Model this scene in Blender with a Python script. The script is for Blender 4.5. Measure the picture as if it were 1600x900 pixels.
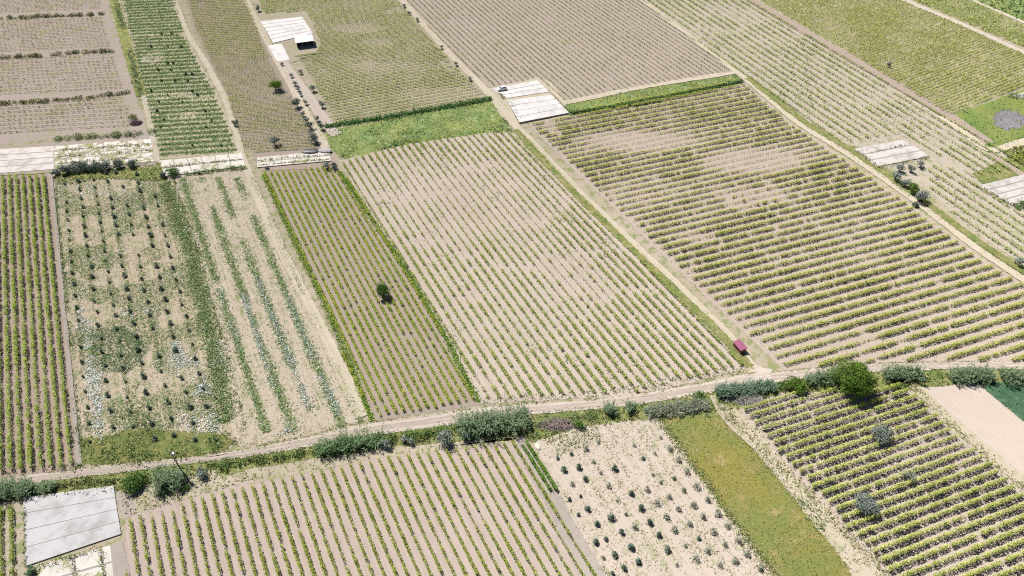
import bpy, math, random
import numpy as np

for o in list(bpy.data.objects):
    bpy.data.objects.remove(o)
SC = bpy.context.scene
COL = SC.collection
R = math.radians

# ------------------------------------------------------------------ camera, sky, sun, exposure
CAM_H, PITCH, FPX = 150.0, R(44.2), 1121.0
cam = bpy.data.cameras.new('camera')
cam.sensor_width = 36.0
cam.lens = 36.0 * FPX / 1600.0
cam.clip_end = 6000.0
cam.clip_start = 1.0
camo = bpy.data.objects.new('camera', cam)
camo.location = (0, 0, CAM_H)
camo.rotation_euler = (R(90) - PITCH, 0, 0)
COL.objects.link(camo)
SC.camera = camo

SUN_EL, SUN_AZ = R(57), R(-43)            # azimuth from +Y towards +X: the sun stands up left, beyond the fields
w = bpy.data.worlds.new('World')
SC.world = w
w.use_nodes = True
nt = w.node_tree
nt.nodes.clear()
sky = nt.nodes.new('ShaderNodeTexSky')
sky.sky_type = 'NISHITA'
sky.sun_disc = False
sky.sun_elevation = SUN_EL
sky.sun_rotation = SUN_AZ
sky.air_density = 0.6
sky.dust_density = 0.3
bg = nt.nodes.new('ShaderNodeBackground')
bg.inputs['Strength'].default_value = 0.05
wo = nt.nodes.new('ShaderNodeOutputWorld')
nt.links.new(sky.outputs[0], bg.inputs[0])
nt.links.new(bg.outputs[0], wo.inputs[0])
sun = bpy.data.lights.new('sun', 'SUN')
sun.energy = 5.0
sun.angle = R(0.5)
sun.color = (1.0, 0.965, 0.92)
suno = bpy.data.objects.new('sun', sun)
suno.rotation_euler = (R(90) - SUN_EL, 0, -SUN_AZ + math.pi)
suno.location = (0, 0, 300)
COL.objects.link(suno)
SC.view_settings.view_transform = 'Standard'
SC.view_settings.look = 'None'
SC.view_settings.exposure = 0.80
SC.view_settings.gamma = 1.0
SC.view_settings.use_curve_mapping = False
SC.cycles.filter_width = 1.1
SC.cycles.use_denoising = False
SC.cycles.max_bounces = 6
SC.cycles.diffuse_bounces = 1
SC.cycles.transparent_max_bounces = 12

# ------------------------------------------------------------------ pixel of the survey photo -> point on the ground
SP, CP = math.sin(PITCH), math.cos(PITCH)

def P(px, py, z=0.0):
    """point of the plane at height z that the photo shows at (px, py) of 1600x900"""
    u, v = px - 800.0, py - 450.0
    down = FPX * SP + v * CP
    fwd = FPX * CP - v * SP
    s = (CAM_H - z) / down
    return np.array([u * s, fwd * s])

def to_px(xy):
    xy = np.asarray(xy, float)
    x, y = xy[..., 0], xy[..., 1]
    dz = y * CP + CAM_H * SP
    v = (CAM_H * CP - y * SP) / dz * FPX
    return 800 + x / dz * FPX, 450 + v

def vp_dir(vx, vy=-641.0):
    d = np.array([vx - 800.0, FPX * CP - (vy - 450.0) * SP])
    return d / np.linalg.norm(d)

def px_dir(a, b):
    d = P(*b) - P(*a)
    return d / np.linalg.norm(d)

NS = vp_dir(-20)
EW = vp_dir(5300)

def lin(r, g, b):
    f = lambda c: c / 255 / 12.92 if c / 255 <= 0.04045 else ((c / 255 + 0.055) / 1.055) ** 2.4
    return (f(r), f(g), f(b))

RNG = np.random.default_rng(7)

def hash2(ix, iy, seed):
    h = (ix.astype(np.int64) * 374761393 + iy.astype(np.int64) * 668265263 + seed * 1442695041) & 0xffffffff
    h = ((h ^ (h >> 13)) * 1274126177) & 0xffffffff
    return ((h ^ (h >> 16)) & 0xffff) / 65535.0

def noise2(x, y, scale, seed=0):
    x = np.asarray(x, float) / scale
    y = np.asarray(y, float) / scale
    ix, iy = np.floor(x), np.floor(y)
    fx, fy = x - ix, y - iy
    fx, fy = fx * fx * (3 - 2 * fx), fy * fy * (3 - 2 * fy)
    a, b = hash2(ix, iy, seed), hash2(ix + 1, iy, seed)
    c, d = hash2(ix, iy + 1, seed), hash2(ix + 1, iy + 1, seed)
    return (a * (1 - fx) + b * fx) * (1 - fy) + (c * (1 - fx) + d * fx) * fy

def fbm(x, y, scale, seed=0):
    return 0.55 * noise2(x, y, scale, seed) + 0.3 * noise2(x, y, scale / 2.1, seed + 5) + 0.15 * noise2(x, y, scale / 4.3, seed + 9)

# ------------------------------------------------------------------ materials
class NT:
    def __init__(s, name):
        s.m = bpy.data.materials.new(name)
        s.m.use_nodes = True
        s.t = s.m.node_tree
        s.t.nodes.clear()
        s.out = s.t.nodes.new('ShaderNodeOutputMaterial')
    def n(s, typ, **kw):
        nd = s.t.nodes.new(typ)
        for k, v in kw.items():
            if k.startswith('i_'):
                nd.inputs[k[2:]].default_value = v
            else:
                setattr(nd, k, v)
        return nd
    def l(s, a, b):
        s.t.links.new(a, b)
    def math(s, op, a, b=None, clamp=False):
        nd = s.t.nodes.new('ShaderNodeMath')
        nd.operation = op
        nd.use_clamp = clamp
        for i, v in enumerate((a, b)):
            if v is None: continue
            if isinstance(v, (int, float)): nd.inputs[i].default_value = v
            else: s.l(v, nd.inputs[i])
        return nd.outputs[0]
    def ramp(s, v, lo, hi):
        nd = s.t.nodes.new('ShaderNodeMapRange')
        nd.interpolation_type = 'SMOOTHSTEP'
        nd.inputs['From Min'].default_value = lo
        nd.inputs['From Max'].default_value = hi
        s.l(v, nd.inputs['Value'])
        return nd.outputs['Result']
    def mix(s, f, a, b, mode='MIX'):
        nd = s.t.nodes.new('ShaderNodeMix')
        nd.data_type = 'RGBA'
        nd.blend_type = mode
        for sock, v in ((nd.inputs[0], f), (nd.inputs[6], a), (nd.inputs[7], b)):
            if isinstance(v, (int, float)): sock.default_value = v
            elif isinstance(v, tuple): sock.default_value = (*v[:3], 1)
            else: s.l(v, sock)
        return nd.outputs[2]
    def noise(s, vec, scale, detail=3.0, rough=0.6):
        nd = s.t.nodes.new('ShaderNodeTexNoise')
        nd.inputs['Scale'].default_value = scale
        nd.inputs['Detail'].default_value = detail
        nd.inputs['Roughness'].default_value = rough
        s.l(vec, nd.inputs['Vector'])
        return nd.outputs['Fac']
    def coords(s):
        return s.t.nodes.new('ShaderNodeTexCoord').outputs['Object']
    def mapped(s, vec, ang, scale):
        nd = s.t.nodes.new('ShaderNodeMapping')
        nd.inputs['Rotation'].default_value = (0, 0, ang)
        nd.inputs['Scale'].default_value = scale
        nd.vector_type = 'POINT'
        # rotate first, then squeeze
        nd.inputs['Scale'].default_value = (1, 1, 1)
        nd2 = s.t.nodes.new('ShaderNodeMapping')
        nd2.inputs['Scale'].default_value = scale
        s.l(vec, nd.inputs['Vector'])
        s.l(nd.outputs[0], nd2.inputs['Vector'])
        return nd2.outputs[0]

def ragged(t, shader, amount):
    """a sheet of soil or turf frays out along its border (vertex attribute 'rim' is 0 on the border, 1 inside)"""
    if amount <= 0:
        t.l(shader, t.out.inputs['Surface'])
        return
    co = t.coords()
    at = t.n('ShaderNodeAttribute', attribute_name='rim')
    n1 = t.noise(co, 0.55, 5, 0.7)
    s = t.math('ADD', at.outputs['Fac'], t.math('MULTIPLY', t.math('SUBTRACT', n1, 0.5), 1.6))
    a = t.math('GREATER_THAN', s, 0.42)
    tr = t.n('ShaderNodeBsdfTransparent')
    mx = t.n('ShaderNodeMixShader')
    t.l(a, mx.inputs[0]); t.l(tr.outputs[0], mx.inputs[1]); t.l(shader, mx.inputs[2])
    t.l(mx.outputs[0], t.out.inputs['Surface'])

def soil_mat(name, c1, c2, direction=None, streak=0.5, weed=None, weed_amt=0.0, stone=0.12, frayed=1, weed_scale=0.35, bump=0.5, pale=0.0):
    t = NT(name)
    co = t.coords()
    big = t.noise(co, 0.035, 4, 0.6)
    mid = t.noise(co, 0.35, 4, 0.65)
    fine = t.noise(co, 2.6, 4, 0.75)
    f = t.ramp(big, 0.32, 0.68)
    if direction is not None:
        ang = -math.atan2(direction[1], direction[0])
        st = t.noise(t.mapped(co, ang, (0.05, 1.5, 1)), 1.0, 4, 0.65)
        st2 = t.ramp(st, 0.36, 0.64)
        f = t.math('ADD', t.math('MULTIPLY', f, 1 - streak), t.math('MULTIPLY', st2, streak))
    f = t.math('ADD', t.math('MULTIPLY', f, 0.75), t.math('MULTIPLY', t.ramp(mid, 0.3, 0.7), 0.25), clamp=True)
    c = t.mix(f, c1, c2)
    if weed is not None:
        src = t.noise(co, weed_scale, 5, 0.7)
        if direction is not None:
            src = t.math('ADD', t.math('MULTIPLY', src, 0.6), t.math('MULTIPLY', st, 0.4))
        wm = t.ramp(src, 0.62 - 0.25 * weed_amt, 0.76 - 0.25 * weed_amt)
        c = t.mix(t.math('MULTIPLY', wm, 0.85), c, weed)
    if pale:
        c = t.mix(t.math('MULTIPLY', t.ramp(t.noise(co, 0.9, 4, .7), 0.58, 0.7), pale), c, (0.60, 0.55, 0.47))
    val = t.math('ADD', t.math('MULTIPLY', fine, 2 * stone), 1 - stone)
    c = t.mix(1.0, c, val, 'MULTIPLY')
    d = t.n('ShaderNodeBsdfDiffuse')
    d.inputs['Roughness'].default_value = 0.6
    t.l(c, d.inputs['Color'])
    b = t.n('ShaderNodeBump')
    b.inputs['Strength'].default_value = bump
    b.inputs['Distance'].default_value = 0.12
    h = fine if direction is None else t.math('ADD', fine, t.math('MULTIPLY', st, 1.4))
    t.l(h, b.inputs['Height'])
    t.l(b.outputs[0], d.inputs['Normal'])
    ragged(t, d.outputs[0], frayed)
    return t.m

def turf_mat(name, cols, scale=0.12, frayed=1):
    t = NT(name)
    co = t.coords()
    a = t.noise(co, scale, 5, 0.65)
    b_ = t.noise(co, scale * 3.1, 4, 0.7)
    f_ = t.noise(co, 1.9, 4, 0.75)
    c = t.mix(t.ramp(a, 0.38, 0.62), cols[0], cols[1])
    c = t.mix(t.ramp(b_, 0.52, 0.70), c, cols[2])
    if len(cols) > 3:
        c = t.mix(t.math('MULTIPLY', t.ramp(t.noise(co, scale * 1.7, 5, .7), 0.52, 0.66), 0.9), c, cols[3])
    c = t.mix(1.0, c, t.math('ADD', t.math('MULTIPLY', f_, 0.7), 0.65), 'MULTIPLY')
    d = t.n('ShaderNodeBsdfDiffuse')
    t.l(c, d.inputs['Color'])
    b = t.n('ShaderNodeBump')
    b.inputs['Strength'].default_value = 0.8
    b.inputs['Distance'].default_value = 0.25
    t.l(f_, b.inputs['Height'])
    t.l(b.outputs[0], d.inputs['Normal'])
    ragged(t, d.outputs[0], frayed)
    return t.m

def leaf_mat(name, trans=0.3):
    t = NT(name)
    at = t.n('ShaderNodeAttribute', attribute_name='tint')
    d = t.n('ShaderNodeBsdfDiffuse')
    tl = t.n('ShaderNodeBsdfTranslucent')
    mx = t.n('ShaderNodeMixShader')
    mx.inputs[0].default_value = trans
    t.l(at.outputs['Color'], d.inputs['Color'])
    t.l(at.outputs['Color'], tl.inputs['Color'])
    t.l(d.outputs[0], mx.inputs[1]); t.l(tl.outputs[0], mx.inputs[2])
    t.l(mx.outputs[0], t.out.inputs['Surface'])
    return t.m

def plain_mat(name, c, rough=0.6, metal=0.0, var=0.15, scale=2.0, spec=0.4, bump=0.0):
    t = NT(name)
    co = t.coords()
    n = t.noise(co, scale, 5, 0.65)
    col = t.mix(1.0, c, t.math('ADD', t.math('MULTIPLY', n, 2 * var), 1 - var), 'MULTIPLY')
    p = t.n('ShaderNodeBsdfPrincipled')
    p.inputs['Roughness'].default_value = rough
    p.inputs['Metallic'].default_value = metal
    p.inputs['Specular IOR Level'].default_value = spec
    t.l(col, p.inputs['Base Color'])
    if bump:
        b = t.n('ShaderNodeBump'); b.inputs['Strength'].default_value = bump; b.inputs['Distance'].default_value = 0.05
        t.l(n, b.inputs['Height']); t.l(b.outputs[0], p.inputs['Normal'])
    t.l(p.outputs[0], t.out.inputs['Surface'])
    return t.m

def concrete_mat(name, c, stain, amt, weed=None, weed_amt=0.0):
    t = NT(name)
    co = t.coords()
    a = t.noise(co, 0.22, 5, 0.65)
    f_ = t.noise(co, 3.0, 4, 0.7)
    cc = t.mix(t.math('MULTIPLY', t.ramp(a, 0.42, 0.70), amt), c, stain)
    cc = t.mix(t.math('MULTIPLY', t.ramp(t.noise(t.mapped(co, 0.3, (0.25, 1.6, 1)), 0.8, 4, .7), 0.55, 0.75), amt * .8), cc, stain)
    if weed is not None:
        cc = t.mix(t.ramp(t.noise(co, 0.30, 5, 0.75), 0.60 - .2 * weed_amt, 0.68 - .2 * weed_amt), cc, weed)
    cc = t.mix(1.0, cc, t.math('ADD', t.math('MULTIPLY', f_, 0.16), 0.92), 'MULTIPLY')
    d = t.n('ShaderNodeBsdfDiffuse')
    t.l(cc, d.inputs['Color'])
    t.l(d.outputs[0], t.out.inputs['Surface'])
    return t.m

LEAF = leaf_mat('leaves', 0.24)
OLIVE_LEAF = leaf_mat('olive leaves', 0.12)
BARK = plain_mat('bark', (0.10, 0.075, 0.055), 0.9, var=0.35, scale=6)

# ------------------------------------------------------------------ mesh helpers
def mesh_from(name, V, F, tint=None, rim=None):
    """V: (n,3) array; F: (m,4) or (m,3) int array, or a list of mixed polygons"""
    me = bpy.data.meshes.new(name)
    V = np.asarray(V, np.float32)
    if isinstance(F, np.ndarray):
        k = F.shape[1]
        me.vertices.add(len(V))
        me.vertices.foreach_set('co', V.ravel())
        me.loops.add(F.size)
        me.loops.foreach_set('vertex_index', F.astype(np.int32).ravel())
        me.polygons.add(len(F))
        me.polygons.foreach_set('loop_start', np.arange(0, F.size, k, dtype=np.int32))
        me.update(calc_edges=True)
    else:
        me.from_pydata([tuple(map(float, v)) for v in V], [], [tuple(int(i) for i in f) for f in F])
        me.update()
    if tint is not None:
        a = me.attributes.new('tint', 'FLOAT_COLOR', 'POINT')
        c = np.ones((len(V), 4), np.float32)
        c[:, :3] = tint
        a.data.foreach_set('color', c.ravel())
    if rim is not None:
        a = me.attributes.new('rim', 'FLOAT', 'POINT')
        a.data.foreach_set('value', np.asarray(rim, np.float32))
    return me

def link(name, me, mats=(), parent=None, loc=None):
    o = bpy.data.objects.new(name, me)
    if me is not None:
        for m in (mats if isinstance(mats, (list, tuple)) else [mats]):
            if m is not None and m.name not in [x.name for x in me.materials if x]:
                me.materials.append(m)
    COL.objects.link(o)
    if parent is not None: o.parent = parent
    if loc is not None: o.location = loc
    return o

def tag(o, label, cat, group=None):
    o['label'] = label
    o['category'] = cat
    if group: o['group'] = group
    return o

def thing(name, label, cat, loc=(0, 0, 0), rotz=0.0, group=None):
    o = bpy.data.objects.new(name, None)
    o.empty_display_size = 0.5
    COL.objects.link(o)
    o.location = loc
    o.rotation_euler = (0, 0, rotz)
    return tag(o, label, cat, group)

def structure(name, me, mat):
    o = link(name, me, mat)
    o['kind'] = 'structure'
    return o

def stuff(name, me, mat, label, cat):
    o = link(name, me, mat)
    o['kind'] = 'stuff'
    return tag(o, label, cat)

class Geo:
    """collects polygons for one part"""
    def __init__(s): s.V, s.F = [], []
    def add(s, vs, fs):
        b = len(s.V)
        s.V += [tuple(v) for v in vs]
        s.F += [tuple(b + i for i in f) for f in fs]
        return s
    def prism(s, base, z0, z1):
        n = len(base)
        vs = [(p[0], p[1], z0) for p in base] + [(p[0], p[1], z1) for p in base]
        area = sum(base[i][0] * base[(i + 1) % n][1] - base[(i + 1) % n][0] * base[i][1] for i in range(n))
        fs = [tuple(range(n))[::-1], tuple(range(n, 2 * n))] + [(i, (i + 1) % n, n + (i + 1) % n, n + i) for i in range(n)]
        if area < 0: fs = [f[::-1] for f in fs]
        return s.add(vs, fs)
    def box(s, c, d, rz=0.0):
        ca, sa = math.cos(rz), math.sin(rz)
        base = []
        for sx, sy in ((-1, -1), (1, -1), (1, 1), (-1, 1)):
            x, y = sx * d[0] / 2, sy * d[1] / 2
            base.append((c[0] + x * ca - y * sa, c[1] + x * sa + y * ca))
        return s.prism(base, c[2] - d[2] / 2, c[2] + d[2] / 2)
    def tube(s, pts, rad, k=7, cap=True):
        pts = [np.array(p, float) for p in pts]
        rings = []
        for i, p in enumerate(pts):
            t = pts[min(i + 1, len(pts) - 1)] - pts[max(i - 1, 0)]
            t = t / (np.linalg.norm(t) + 1e-9)
            a = np.cross(t, (0, 0, 1) if abs(t[2]) < 0.9 else (1, 0, 0))
            a /= np.linalg.norm(a)
            b = np.cross(t, a)
            rings.append([p + rad[i] * (math.cos(q) * a + math.sin(q) * b) for q in np.linspace(0, 2 * math.pi, k, endpoint=False)])
        vs = [v for r in rings for v in r]
        fs = []
        for i in range(len(pts) - 1):
            for j in range(k):
                fs.append((i * k + j, i * k + (j + 1) % k, (i + 1) * k + (j + 1) % k, (i + 1) * k + j))
        if cap:
            fs.append(tuple(range(k))[::-1])
            fs.append(tuple(range((len(pts) - 1) * k, len(pts) * k)))
        return s.add(vs, fs)
    def mesh(s, name): return mesh_from(name, s.V, s.F)
    def arrays(s): return s.V, s.F

def unit(a): return a / (np.linalg.norm(a, axis=-1, keepdims=True) + 1e-9)

def leaf_quads(C, size, up=0.6, rng=RNG, normal=None, aspect=0.75):
    """diamond leaves round the centres C: returns V (4n,3), F (n,4)"""
    n = len(C)
    nr = rng.normal(size=(n, 3))
    if normal is not None: nr = nr * 0.55 + normal
    nr[:, 2] += up
    nr = unit(nr)
    a = unit(np.cross(nr, rng.normal(size=(n, 3))))
    b = np.cross(nr, a)
    s = (np.asarray(size) * rng.uniform(0.65, 1.3, n))[:, None] * 0.5
    V = np.stack([C + a * s, C + b * s * aspect, C - a * s, C - b * s * aspect], 1).reshape(-1, 3)
    F = np.arange(4 * n).reshape(n, 4)
    return V, F

def tints(n, cols, rng=RNG, spread=0.18, w=None):
    cols = np.array(cols)
    i = rng.choice(len(cols), n, p=w)
    j = rng.choice(len(cols), n, p=w)
    f = rng.random((n, 1))
    c = cols[i] * f + cols[j] * (1 - f)
    c = c * rng.uniform(1 - spread, 1 + spread, (n, 1))
    return np.repeat(c, 4, axis=0)

ONES = 'zeroth first second third fourth fifth sixth seventh eighth ninth tenth eleventh twelfth thirteenth fourteenth fifteenth sixteenth seventeenth eighteenth nineteenth'.split()
TENS = {2: 'twenty', 3: 'thirty', 4: 'forty', 5: 'fifty', 6: 'sixty', 7: 'seventy', 8: 'eighty'}
TENTH = {2: 'twentieth', 3: 'thirtieth', 4: 'fortieth', 5: 'fiftieth', 6: 'sixtieth', 7: 'seventieth', 8: 'eightieth'}
def ordinal(n):
    if n < 20: return ONES[n]
    return TENTH[n // 10] if n % 10 == 0 else TENS[n // 10] + '-' + ONES[n % 10]

# ------------------------------------------------------------------ the ground and its sheets
LAYER = [0.0]
def next_z():
    LAYER[0] += 0.004
    return LAYER[0]

def sheet(name, px, mat, rim=1.6, jitter=0.5, seed=1):
    pts = [P(*p) for p in px]
    a = sum(pts[i][0] * pts[(i + 1) % len(pts)][1] - pts[(i + 1) % len(pts)][0] * pts[i][1] for i in range(len(pts)))
    if a < 0: pts = pts[::-1]
    out = []
    for i in range(len(pts)):
        p, q = pts[i], pts[(i + 1) % len(pts)]
        k = max(1, int(np.linalg.norm(q - p) / 2.5))
        for j in range(k): out.append(p + (q - p) * j / k)
    out = np.array(out)
    n = len(out)
    tan = unit(np.roll(out, -1, 0) - np.roll(out, 1, 0))
    nrm = np.stack([-tan[:, 1], tan[:, 0]], 1)
    off = (fbm(out[:, 0], out[:, 1], 9.0, seed) - 0.5) * 2 * jitter
    outer = out - nrm * (rim * 0.5) + nrm * off[:, None]
    inner = out + nrm * (rim * 0.5) + nrm * off[:, None]
    z = next_z()
    V = np.concatenate([np.c_[outer, np.full(n, z)], np.c_[inner, np.full(n, z)]])
    F = [(i, (i + 1) % n, n + (i + 1) % n, n + i) for i in range(n)] + [tuple(range(n, 2 * n))]
    me = mesh_from(name, V, F, rim=np.r_[np.zeros(n), np.ones(n)])
    return structure(name, me, mat)

def strip(name, mat, upper=None, lower=None, line=None, width=3.0, rim=0.8, seed=3, jitter=0.25):
    """a track: between two polylines of the photo, or along one with a width in metres"""
    def dense(px):
        p = [P(*q) for q in px]
        res = []
        for i in range(len(p) - 1):
            k = max(1, int(np.linalg.norm(p[i + 1] - p[i]) / 2.5))
            res += [p[i] + (p[i + 1] - p[i]) * j / k for j in range(k)]
        return np.array(res + [p[-1]])
    if line is not None:
        c = dense(line)
        for _ in range(3): c[1:-1] = (c[:-2] + 2 * c[1:-1] + c[2:]) / 4
        t = unit(np.gradient(c, axis=0))
        nr = np.stack([-t[:, 1], t[:, 0]], 1)
        wv = width * (0.9 + 0.35 * (fbm(c[:, 0], c[:, 1], 12, seed) - .5))[:, None]
        A, B = c + nr * wv / 2, c - nr * wv / 2
    else:
        A, B = dense(upper), dense(lower)
        m = 140
        def rs(X):
            d = np.r_[0, np.cumsum(np.linalg.norm(np.diff(X, axis=0), axis=1))]
            q = np.linspace(0, d[-1], m)
            return np.c_[np.interp(q, d, X[:, 0]), np.interp(q, d, X[:, 1])]
        A, B = rs(A), rs(B)
        for X in (A, B):
            for _ in range(2): X[1:-1] = (X[:-2] + 2 * X[1:-1] + X[2:]) / 4
    d = unit(B - A)
    A = A + d * ((fbm(A[:, 0], A[:, 1], 6, seed + 1) - .5) * 2 * jitter)[:, None]
    B = B + d * ((fbm(B[:, 0], B[:, 1], 6, seed + 2) - .5) * 2 * jitter)[:, None]
    n = len(A)
    z = next_z()
    rows = [A - d * rim / 2, A + d * rim / 2, B - d * rim / 2, B + d * rim / 2]
    V = np.concatenate([np.c_[r, np.full(n, z)] for r in rows])
    F = []
    for r in range(3):
        for i in range(n - 1):
            F.append((r * n + i, (r + 1) * n + i, (r + 1) * n + i + 1, r * n + i + 1))
    me = mesh_from(name, V, F, rim=np.r_[np.zeros(n), np.ones(n), np.ones(n), np.zeros(n)])
    return structure(name, me, mat)

SOIL = dict(
    pale=((0.40, 0.33, 0.27), (0.33, 0.265, 0.215)),
)
WEED = (0.16, 0.20, 0.07)
m_base = soil_mat('open ground', (0.40, 0.34, 0.27), (0.32, 0.28, 0.20), None, weed=(0.20, 0.23, 0.09), weed_amt=0.6, frayed=0)
m_track = soil_mat('packed dirt', (0.50, 0.44, 0.38), (0.40, 0.345, 0.29), px_dir((300, 718), (800, 641)), streak=0.75, stone=0.12, bump=0.3, weed=(0.28, 0.27, 0.15), weed_amt=0.25)
m_path = soil_mat('trodden path', (0.50, 0.44, 0.35), (0.40, 0.35, 0.26), NS, streak=0.6, weed=(0.27, 0.28, 0.12), weed_amt=0.35)
m_pale = soil_mat('pale lane', (0.47, 0.41, 0.355), (0.40, 0.34, 0.29), NS, streak=0.5)
m_brown_path = soil_mat('brown path', (0.36, 0.29, 0.24), (0.30, 0.24, 0.20), NS, streak=0.6)

FARROW = px_dir((0, 160), (200, 149))
m_f5 = soil_mat('pale vineyard soil', (0.46, 0.395, 0.335), (0.38, 0.32, 0.265), NS, weed=(0.30, 0.31, 0.16), weed_amt=0.15)
m_f6 = soil_mat('right vineyard soil', (0.41, 0.345, 0.29), (0.355, 0.295, 0.24), EW, weed=(0.24, 0.24, 0.10), weed_amt=0.18)
m_f7 = soil_mat('lower vineyard soil', (0.425, 0.355, 0.31), (0.35, 0.29, 0.25), NS, streak=0.7, stone=0.13)
m_f4 = soil_mat('brown vineyard soil', (0.335, 0.28, 0.23), (0.285, 0.24, 0.19), NS, weed=(0.2, 0.22, 0.08), weed_amt=0.2)
m_f3 = soil_mat('weedy plot soil', (0.45, 0.385, 0.31), (0.37, 0.32, 0.24), NS, streak=0.8, weed=(0.19, 0.22, 0.09), weed_amt=0.45, pale=0.4)
m_f2 = soil_mat('olive plot soil', (0.44, 0.37, 0.29), (0.36, 0.30, 0.21), NS, streak=0.6, weed=(0.17, 0.22, 0.09), weed_amt=0.55, pale=0.5)
m_f1 = soil_mat('left vineyard soil', (0.36, 0.285, 0.235), (0.29, 0.23, 0.18), NS, weed=(0.15, 0.19, 0.06), weed_amt=0.3)
m_f13 = soil_mat('far left soil', (0.385, 0.325, 0.285), (0.34, 0.285, 0.245), FARROW, streak=0.35, weed=(0.30, 0.29, 0.14), weed_amt=0.5, weed_scale=.12)
m_f14 = soil_mat('weed row soil', (0.44, 0.39, 0.30), (0.35, 0.31, 0.21), FARROW, streak=0.5, weed=(0.19, 0.23, 0.09), weed_amt=0.4)
m_f15 = soil_mat('dusky vineyard soil', (0.32, 0.27, 0.225), (0.27, 0.235, 0.18), FARROW, weed=(0.22, 0.24, 0.08), weed_amt=0.4)
m_f16 = soil_mat('green vineyard soil', (0.37, 0.325, 0.25), (0.33, 0.29, 0.21), EW, weed=(0.25, 0.26, 0.09), weed_amt=0.4)
m_f17 = soil_mat('bare vineyard soil', (0.37, 0.315, 0.265), (0.335, 0.285, 0.23), NS, streak=0.4, weed=(0.29, 0.27, 0.15), weed_amt=0.4, weed_scale=.1)
m_f18 = soil_mat('long strip soil', (0.41, 0.355, 0.295), (0.35, 0.31, 0.24), NS, weed=(0.22, 0.25, 0.10), weed_amt=0.5)
m_f19 = soil_mat('far right soil', (0.38, 0.33, 0.25), (0.34, 0.30, 0.20), px_dir((1365, 100), (1510, 52)), weed=(0.26, 0.28, 0.08), weed_amt=0.6)
m_f8 = soil_mat('olive nursery soil', (0.47, 0.40, 0.345), (0.40, 0.345, 0.28), NS, streak=0.6, weed=(0.27, 0.29, 0.15), weed_amt=0.42, pale=0.4)
m_f10 = soil_mat('lower right soil', (0.41, 0.345, 0.295), (0.34, 0.285, 0.24), EW, streak=0.6, stone=0.13)
m_bare = soil_mat('harrowed soil', (0.45, 0.385, 0.33), (0.39, 0.33, 0.28), NS, streak=0.5, stone=0.16)
m_dry = soil_mat('straw ground', (0.42, 0.37, 0.29), (0.36, 0.315, 0.23), None, weed=(0.24, 0.25, 0.12), weed_amt=0.4)
m_grass = turf_mat('rough meadow', ((0.135, 0.185, 0.065), (0.185, 0.205, 0.07), (0.25, 0.29, 0.16), (0.10, 0.15, 0.055)), 0.10)
m_grass2 = turf_mat('mixed olive turf', ((0.18, 0.165, 0.045), (0.145, 0.16, 0.05), (0.205, 0.175, 0.068), (0.27, 0.21, 0.10)), 0.06)
m_verge = turf_mat('verge grass', ((0.12, 0.145, 0.045), (0.19, 0.18, 0.075), (0.28, 0.26, 0.14), (0.09, 0.13, 0.04)), 0.2)
m_bank = turf_mat('weed cover', ((0.085, 0.115, 0.035), (0.14, 0.14, 0.05), (0.24, 0.22, 0.11)), 0.25)
m_crop = turf_mat('dense crop', ((0.045, 0.095, 0.055), (0.06, 0.115, 0.065), (0.09, 0.14, 0.085)), 0.15)
m_meadow = turf_mat('sheep meadow', ((0.13, 0.175, 0.05), (0.17, 0.195, 0.06), (0.20, 0.21, 0.08), (0.10, 0.155, 0.05)), 0.07)
m_ash = soil_mat('ash', (0.25, 0.235, 0.25), (0.12, 0.11, 0.12), None, stone=0.3)
m_gravel = soil_mat('dark gravel', (0.37, 0.325, 0.285), (0.30, 0.26, 0.23), None, stone=0.3)

# the one ground sheet out to the horizon
g = 4000.0
structure('ground', mesh_from('ground', [(-g, -g, 0), (g, -g, 0), (g, g, 0), (-g, g, 0)], [(0, 1, 2, 3)]), m_base)

F1 = [(-60, 277), (78, 272), (124, 727), (100, 738), (-60, 750)]
F2 = [(84, 272), (250, 262), (300, 400), (342, 600), (366, 690), (250, 718), (128, 728)]
F3 = [(250, 268), (378, 262), (404, 310), (440, 395), (505, 515), (566, 655), (470, 685), (372, 697), (342, 600), (300, 400)]
F4 = [(410, 268), (512, 258), (540, 275), (640, 430), (752, 632), (590, 657), (560, 610), (500, 470), (440, 340)]
F5 = [(532, 252), (640, 218), (792, 203), (905, 315), (1040, 447), (1172, 574), (1000, 617), (752, 630), (640, 430)]
F6 = [(824, 195), (960, 160), (1162, 128), (1240, 195), (1330, 255), (1430, 325), (1530, 402), (1660, 480), (1660, 572), (1480, 563), (1300, 571), (1225, 578), (1150, 510), (1000, 365)]
F7 = [(196, 808), (385, 752), (600, 710), (800, 686), (935, 905), (960, 990), (200, 990)]
F8 = [(835, 690), (870, 670), (925, 655), (1028, 650), (1214, 905), (1270, 990), (985, 990), (932, 892)]
F9 = [(1030, 652), (1112, 628), (1180, 700), (1335, 900), (1390, 990), (1270, 990), (1214, 905)]
F10 = [(1150, 642), (1220, 612), (1350, 606), (1418, 602), (1470, 655), (1600, 768), (1700, 850), (1700, 990), (1460, 990), (1388, 905)]
F11 = [(1432, 606), (1522, 598), (1575, 640), (1660, 705), (1720, 830), (1600, 745)]
F12 = [(1532, 602), (1600, 594), (1720, 592), (1720, 740), (1600, 660)]
F13 = [(-80, -60), (150, -60), (168, 10), (190, 80), (215, 160), (232, 205), (130, 212), (-80, 232)]
F14 = [(178, -60), (262, -60), (290, 60), (340, 150), (374, 238), (250, 249), (240, 208), (212, 90)]
F15 = [(272, -60), (366, -60), (404, 40), (425, 95), (470, 170), (503, 215), (502, 236), (400, 241), (376, 230), (350, 150), (305, 50)]
F16 = [(385, -60), (575, -60), (640, 18), (700, 88), (762, 150), (700, 165), (520, 195), (475, 110), (440, 65), (403, 10)]
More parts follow.
